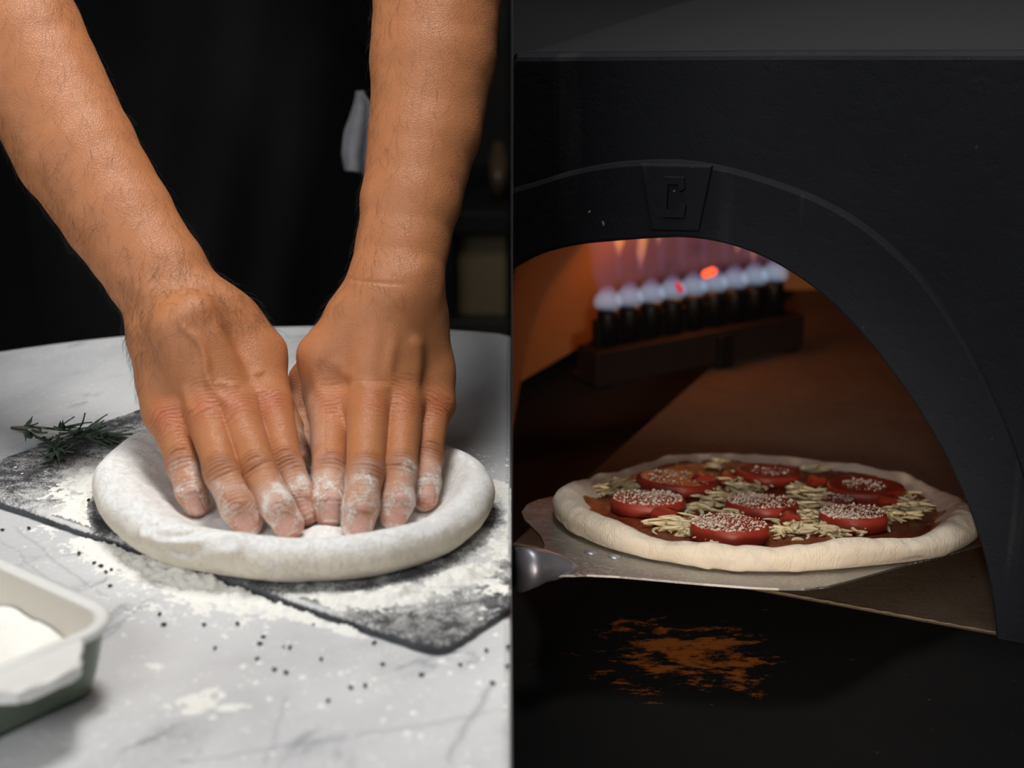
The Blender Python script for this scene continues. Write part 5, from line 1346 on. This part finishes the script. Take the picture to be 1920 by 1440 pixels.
    for a in np.linspace(90, -65, n_out)[1:]:
        a = math.radians(a); prof.append((R + r * 1.1 * math.cos(a), r + r * 0.98 * math.sin(a)))
    prof.append((R - 0.003, 0 * r)); m = len(prof); rho = np.stack([p_[0] for p_ in prof]); z = np.maximum(np.stack([p_[1] for p_ in prof]), 0.0) + 0.0003
    L2 = np.stack([(cen[0] + rho * np.cos(T)).ravel(), (cen[1] + rho * np.sin(T)).ravel(), z.ravel()], 1)
    amp = np.repeat(np.where(np.arange(m) < m - 4, 1.0, 0.0), nt)
    L2[:, 2] += amp * (fbm(L2, 38, 3, 11) * 0.0030 + fbm(L2, 130, 2, 12) * 0.0007)
    fold = [(1190, 1030), (1230, 1030), (1280, 1033), (1330, 1035)]
    fp = catmull([pl(*q, 0.012) for q in fold], 6); fd = np.full(len(L2), 9.0)
    for a, b in zip(fp[:-1], fp[1:]):
        e = b - a; tt = np.clip(((L2[:, :2] - a) @ e) / (e @ e), 0, 1); fd = np.minimum(fd, np.linalg.norm(L2[:, :2] - a - tt[:, None] * e, axis=1))
    L2[:, 2] -= 0.0008 * np.exp(-(fd / 0.0016) ** 2) * amp; L2[:, 2] += 0.0004 * np.exp(-((fd - .004) / 0.002) ** 2) * amp
    L2[:, 2] = np.maximum(L2[:, 2], 0.0003)
    def toW(L): return PO + L[:, :1] * PX + L[:, 1:2] * PY + L[:, 2:3] * PN
    idx = lambda i, j: i * nt + (j % nt)
    I, J = np.meshgrid(np.arange(m - 1), np.arange(nt), indexing='ij')
    qd = np.stack([idx(I, J), idx(I + 1, J), idx(I + 1, J + 1), idx(I, J + 1)], -1).reshape(-1, 4)
    faces = np.array(qd)
    mesh_obj('crust', toW(L2), faces, M_crust, t)
    def surf_h(x, y):
        a = math.atan2(y - cen[1], x - cen[0]); rr = math.hypot(x - cen[0], y - cen[1]); Rr = np.interp(a, T, R, period=2 * math.pi); w_ = np.interp(a, T, wd, period=2 * math.pi); e = (Rr - rr) / w_
        return hf + (0.010) * (1 - float(sstep(0, 1, e)))
    # sauce
    ns = 60; V = []; Ri = R - wd * (0.62 + 0.22 * fbm(tp, 6, 3, 15))
    for i_ in range(ns):
        u = (i_ + 0.02) / (ns - 1); rho_ = Ri * min(u, 1.0); e = (R - rho_) / wd
        V.append(np.stack([cen[0] + rho_ * np.cos(T), cen[1] + rho_ * np.sin(T), hf + (2 * r * 0.98 - hf) * (1 - sstep(0, 1, e)) + 0.0018 * (1 - u ** 14)], 1))
    V = np.concatenate(V); V[:, 2] += fbm(V, 90, 3, 18) * 0.0010 + 0.0005
    I, J = np.meshgrid(np.arange(ns - 1), np.arange(nt), indexing='ij')
    qd = np.stack([idx(I, J), idx(I + 1, J), idx(I + 1, J + 1), idx(I, J + 1)], -1).reshape(-1, 4)
    mesh_obj('tomato_sauce', toW(V), qd, M_sauce, t)
    rng = np.random.default_rng(21)
    BASE = hf + 0.002
    S3 = PX, PY, PN
    def slice_(px, py, wpx, th_=0.008, tx=0.0, ty=0.0, parm=120, lift=0.0, patch=1.0):
        x, y = pl(px, py, BASE + th_); rad = wpx / 2 * depth(pw(x, y)) / FPX
        nx_ = np.array([PX, PY, PN]).T @ np.array([math.cos(tx), 0, math.sin(tx)]); ny_ = np.array([PX, PY, PN]).T @ np.array([0, math.cos(ty), math.sin(ty)]); nn = np.cross(nx_, ny_)
        c = pw(x, y, BASE + lift); ph = rng.uniform(0, 6)
        prof = [(0.0, th_ * 0.94), (0.35, th_ * 0.95), (0.6, th_ * 0.90), (0.78, th_ * 0.96), (0.90, th_), (0.965, th_ * 0.97), (1.0, th_ * 0.82), (1.02, th_ * 0.5), (1.0, th_ * 0.12), (0.97, 0.0), (0.0, 0.0)]
        V = []; Fc = []; n = 56
        for f_, h in prof:
            for k_ in range(n):
                a = 2 * math.pi * k_ / n; rr = rad * f_ * (1 + 0.03 * math.sin(2 * a + ph) + 0.02 * math.sin(5 * a + ph))
                dip = -0.0011 * max(0, math.cos(5 * a + ph)) * math.exp(-((f_ - 0.58) / 0.16) ** 2) if h > th_ * .85 else 0
                V.append(c + nx_ * rr * math.cos(a) + ny_ * rr * math.sin(a) + nn * (h + dip))
        for i_ in range(len(prof) - 1):
            for k_ in range(n): Fc.append((i_ * n + k_, i_ * n + (k_ + 1) % n, (i_ + 1) * n + (k_ + 1) % n, (i_ + 1) * n + k_))
        o_ = mesh_obj('tomato_slice', V, Fc, M_tom, t)
        parts = []
        ox, oy = rng.uniform(-0.2, 0.2, 2)
        for _ in range(int(parm * 1.7)):
            a = rng.uniform(0, 6.283) if rng.random() < .6 else ph + rng.normal(0, .7); rr = rad * min(0.94, math.sqrt(rng.random()) * patch); s = rng.uniform(.0003, .0006) if rng.random() < .8 else rng.uniform(.0007, .0014)
            p_ = c + nx_ * (rr * math.cos(a) + ox * rad * (1 - patch)) + ny_ * (rr * math.sin(a)) + nn * (th_ + s * rng.uniform(-0.4, 0.7))
            v3 = rng.normal(0, 1, (4, 3)); v3 /= np.linalg.norm(v3, axis=1, keepdims=True)
            bmv = [p_ + d_ * s * rng.uniform(0.7, 1.3) for d_ in ((1, 0, 0), (-1, 0, 0), (0, 1, 0), (0, -1, 0), (0, 0, 1), (0, 0, -1))] if False else [p_ + (PX * d_[0] + PY * d_[1] + PN * d_[2]) * s * rng.uniform(0.6, 1.35) for d_ in ((1, 0, 0), (-1, 0, 0), (0, 1, 0), (0, -1, 0), (0, 0, 1), (0, 0, -1))]
            parts.append((bmv, [(0, 2, 4), (2, 1, 4), (1, 3, 4), (3, 0, 4), (2, 0, 5), (1, 2, 5), (3, 1, 5), (0, 3, 5)]))
        if parts:
            g = mesh_obj('grated_cheese', *join_parts(parts), M_parm, o_, smooth=False); g['kind'] = 'stuff'
    for a in ((1440, 884, 124, .008, 0, .02, 40, .001, .6), (1268, 898, 146, .009, -.03, .02, 130, .001, .9), (1622, 911, 140, .009, .04, .05, 110, .001, .6), (1215, 936, 136, .009, .03, 0, 380, .001, 1), (1428, 942, 132, .008, .02, .0, 330, .001, 1), (1600, 962, 126, .0105, .05, .02, 420, .001, .95), (1368, 983, 144, .0105, .03, .02, 480, .001, 1), (1572, 934, 62, .006, 0, .05, 60, 0, .9)):
        slice_(*a)
    def wedge(px, py, wpx, hpx, rot, tilt):
        x, y = pl(px, py, BASE + 0.004); sc = depth(pw(x, y)) / FPX; L_ = wpx * sc; H_ = hpx * sc; n = 14; V = []; Fc = []
        cr, sr = math.cos(rot), math.sin(rot)
        for side in (-1, 1):
            for k_ in range(n + 1):
                a = math.pi * k_ / n; u = -L_ / 2 * math.cos(a); v = H_ * math.sin(a) ** 0.8; dd_ = side * 0.006 * (0.35 + 0.65 * math.sin(a))
                V.append(pw(x + u * cr - dd_ * sr, y + u * sr + dd_ * cr, BASE + v * math.cos(tilt)))
        m_ = n + 1
        for k_ in range(n): Fc.append((k_, k_ + 1, m_ + k_ + 1, m_ + k_))
        Fc.append((0, m_, m_ + n, n)); Fc.append(tuple(range(m_))[::-1]); Fc.append(tuple(m_ + k_ for k_ in range(m_)))
        mesh_obj('tomato_wedge', V, Fc, M_tom, t, smooth=False)
    for a in ((1246, 968, 52, 26, .5, 0), (1483, 977, 44, 28, 0, 0), (1317, 912, 52, 34, .2, 0), (1532, 910, 40, 28, .3, 0), (1664, 946, 34, 26, .6, 0), (1365, 898, 42, 22, 0, 0)): wedge(*a)
    # shredded cheese
    parts = []
    spots = [(1335, 945, 26), (1315, 962, 26), (1250, 990, 16), (1285, 985, 22), (1275, 995, 14), (1330, 1012, 14), (1355, 1018, 20), (1180, 922, 20), (1160, 912, 18), (1196, 868, 10), (1200, 880, 16), (1500, 955, 20), (1460, 972, 18), (1500, 1000, 22), (1540, 996, 26), (1570, 986, 24), (1555, 1004, 20), (1470, 1004, 16), (1530, 935, 26), (1500, 925, 22), (1420, 915, 26), (1380, 920, 24), (1395, 905, 20), (1700, 940, 22), (1685, 958, 22), (1690, 975, 22), (1720, 955, 14), (1452, 868, 22), (1530, 880, 22), (1345, 880, 18), (1235, 868, 14), (1125, 925, 14), (1640, 990, 16), (1600, 1000, 14), (1375, 968, 18), (1320, 930, 18), (1290, 1003, 12), (1550, 960, 14), (1480, 985, 18), (1660, 972, 16), (1390, 860, 12), (1500, 870, 16), (1140, 905, 14), (1515, 978, 20)]
    for px, py, sp in spots:
        cnt = 20 if py > 900 else 13
        for _ in range(cnt):
            x, y = pl(px + rng.normal(0, sp * 0.6), py + rng.normal(0, sp * 0.22), BASE); L_ = rng.uniform(.009, .021); a = rng.uniform(0, 6.28); b = rng.uniform(-.35, .35); w_ = rng.uniform(.0008, .0017); cv = rng.uniform(-1.4, 1.4)
            if math.hypot(x - cen[0], y - cen[1]) > 0.86 * np.interp(math.atan2(y - cen[1], x - cen[0]), T, R, period=2 * math.pi): continue
            h0 = surf_h(x, y) + rng.uniform(.0020, .0075); pts = []
            for u in np.linspace(-.5, .5, 6):
                aa = a + cv * u; pts.append(pw(x + L_ * u * math.cos(aa), y + L_ * u * math.sin(aa), max(h0 + L_ * u * math.sin(b) * 0.5, surf_h(x, y) + 0.0014)))
            parts.append(tube_mesh(pts, [w_ * .5, w_, w_ * 1.1, w_, w_ * .8, w_ * .3], 6))
    g = mesh_obj('shredded_cheese', *join_parts(parts), M_shred, t); g['kind'] = 'stuff'; g['label'] = 'pale shredded cheese'
pizza()
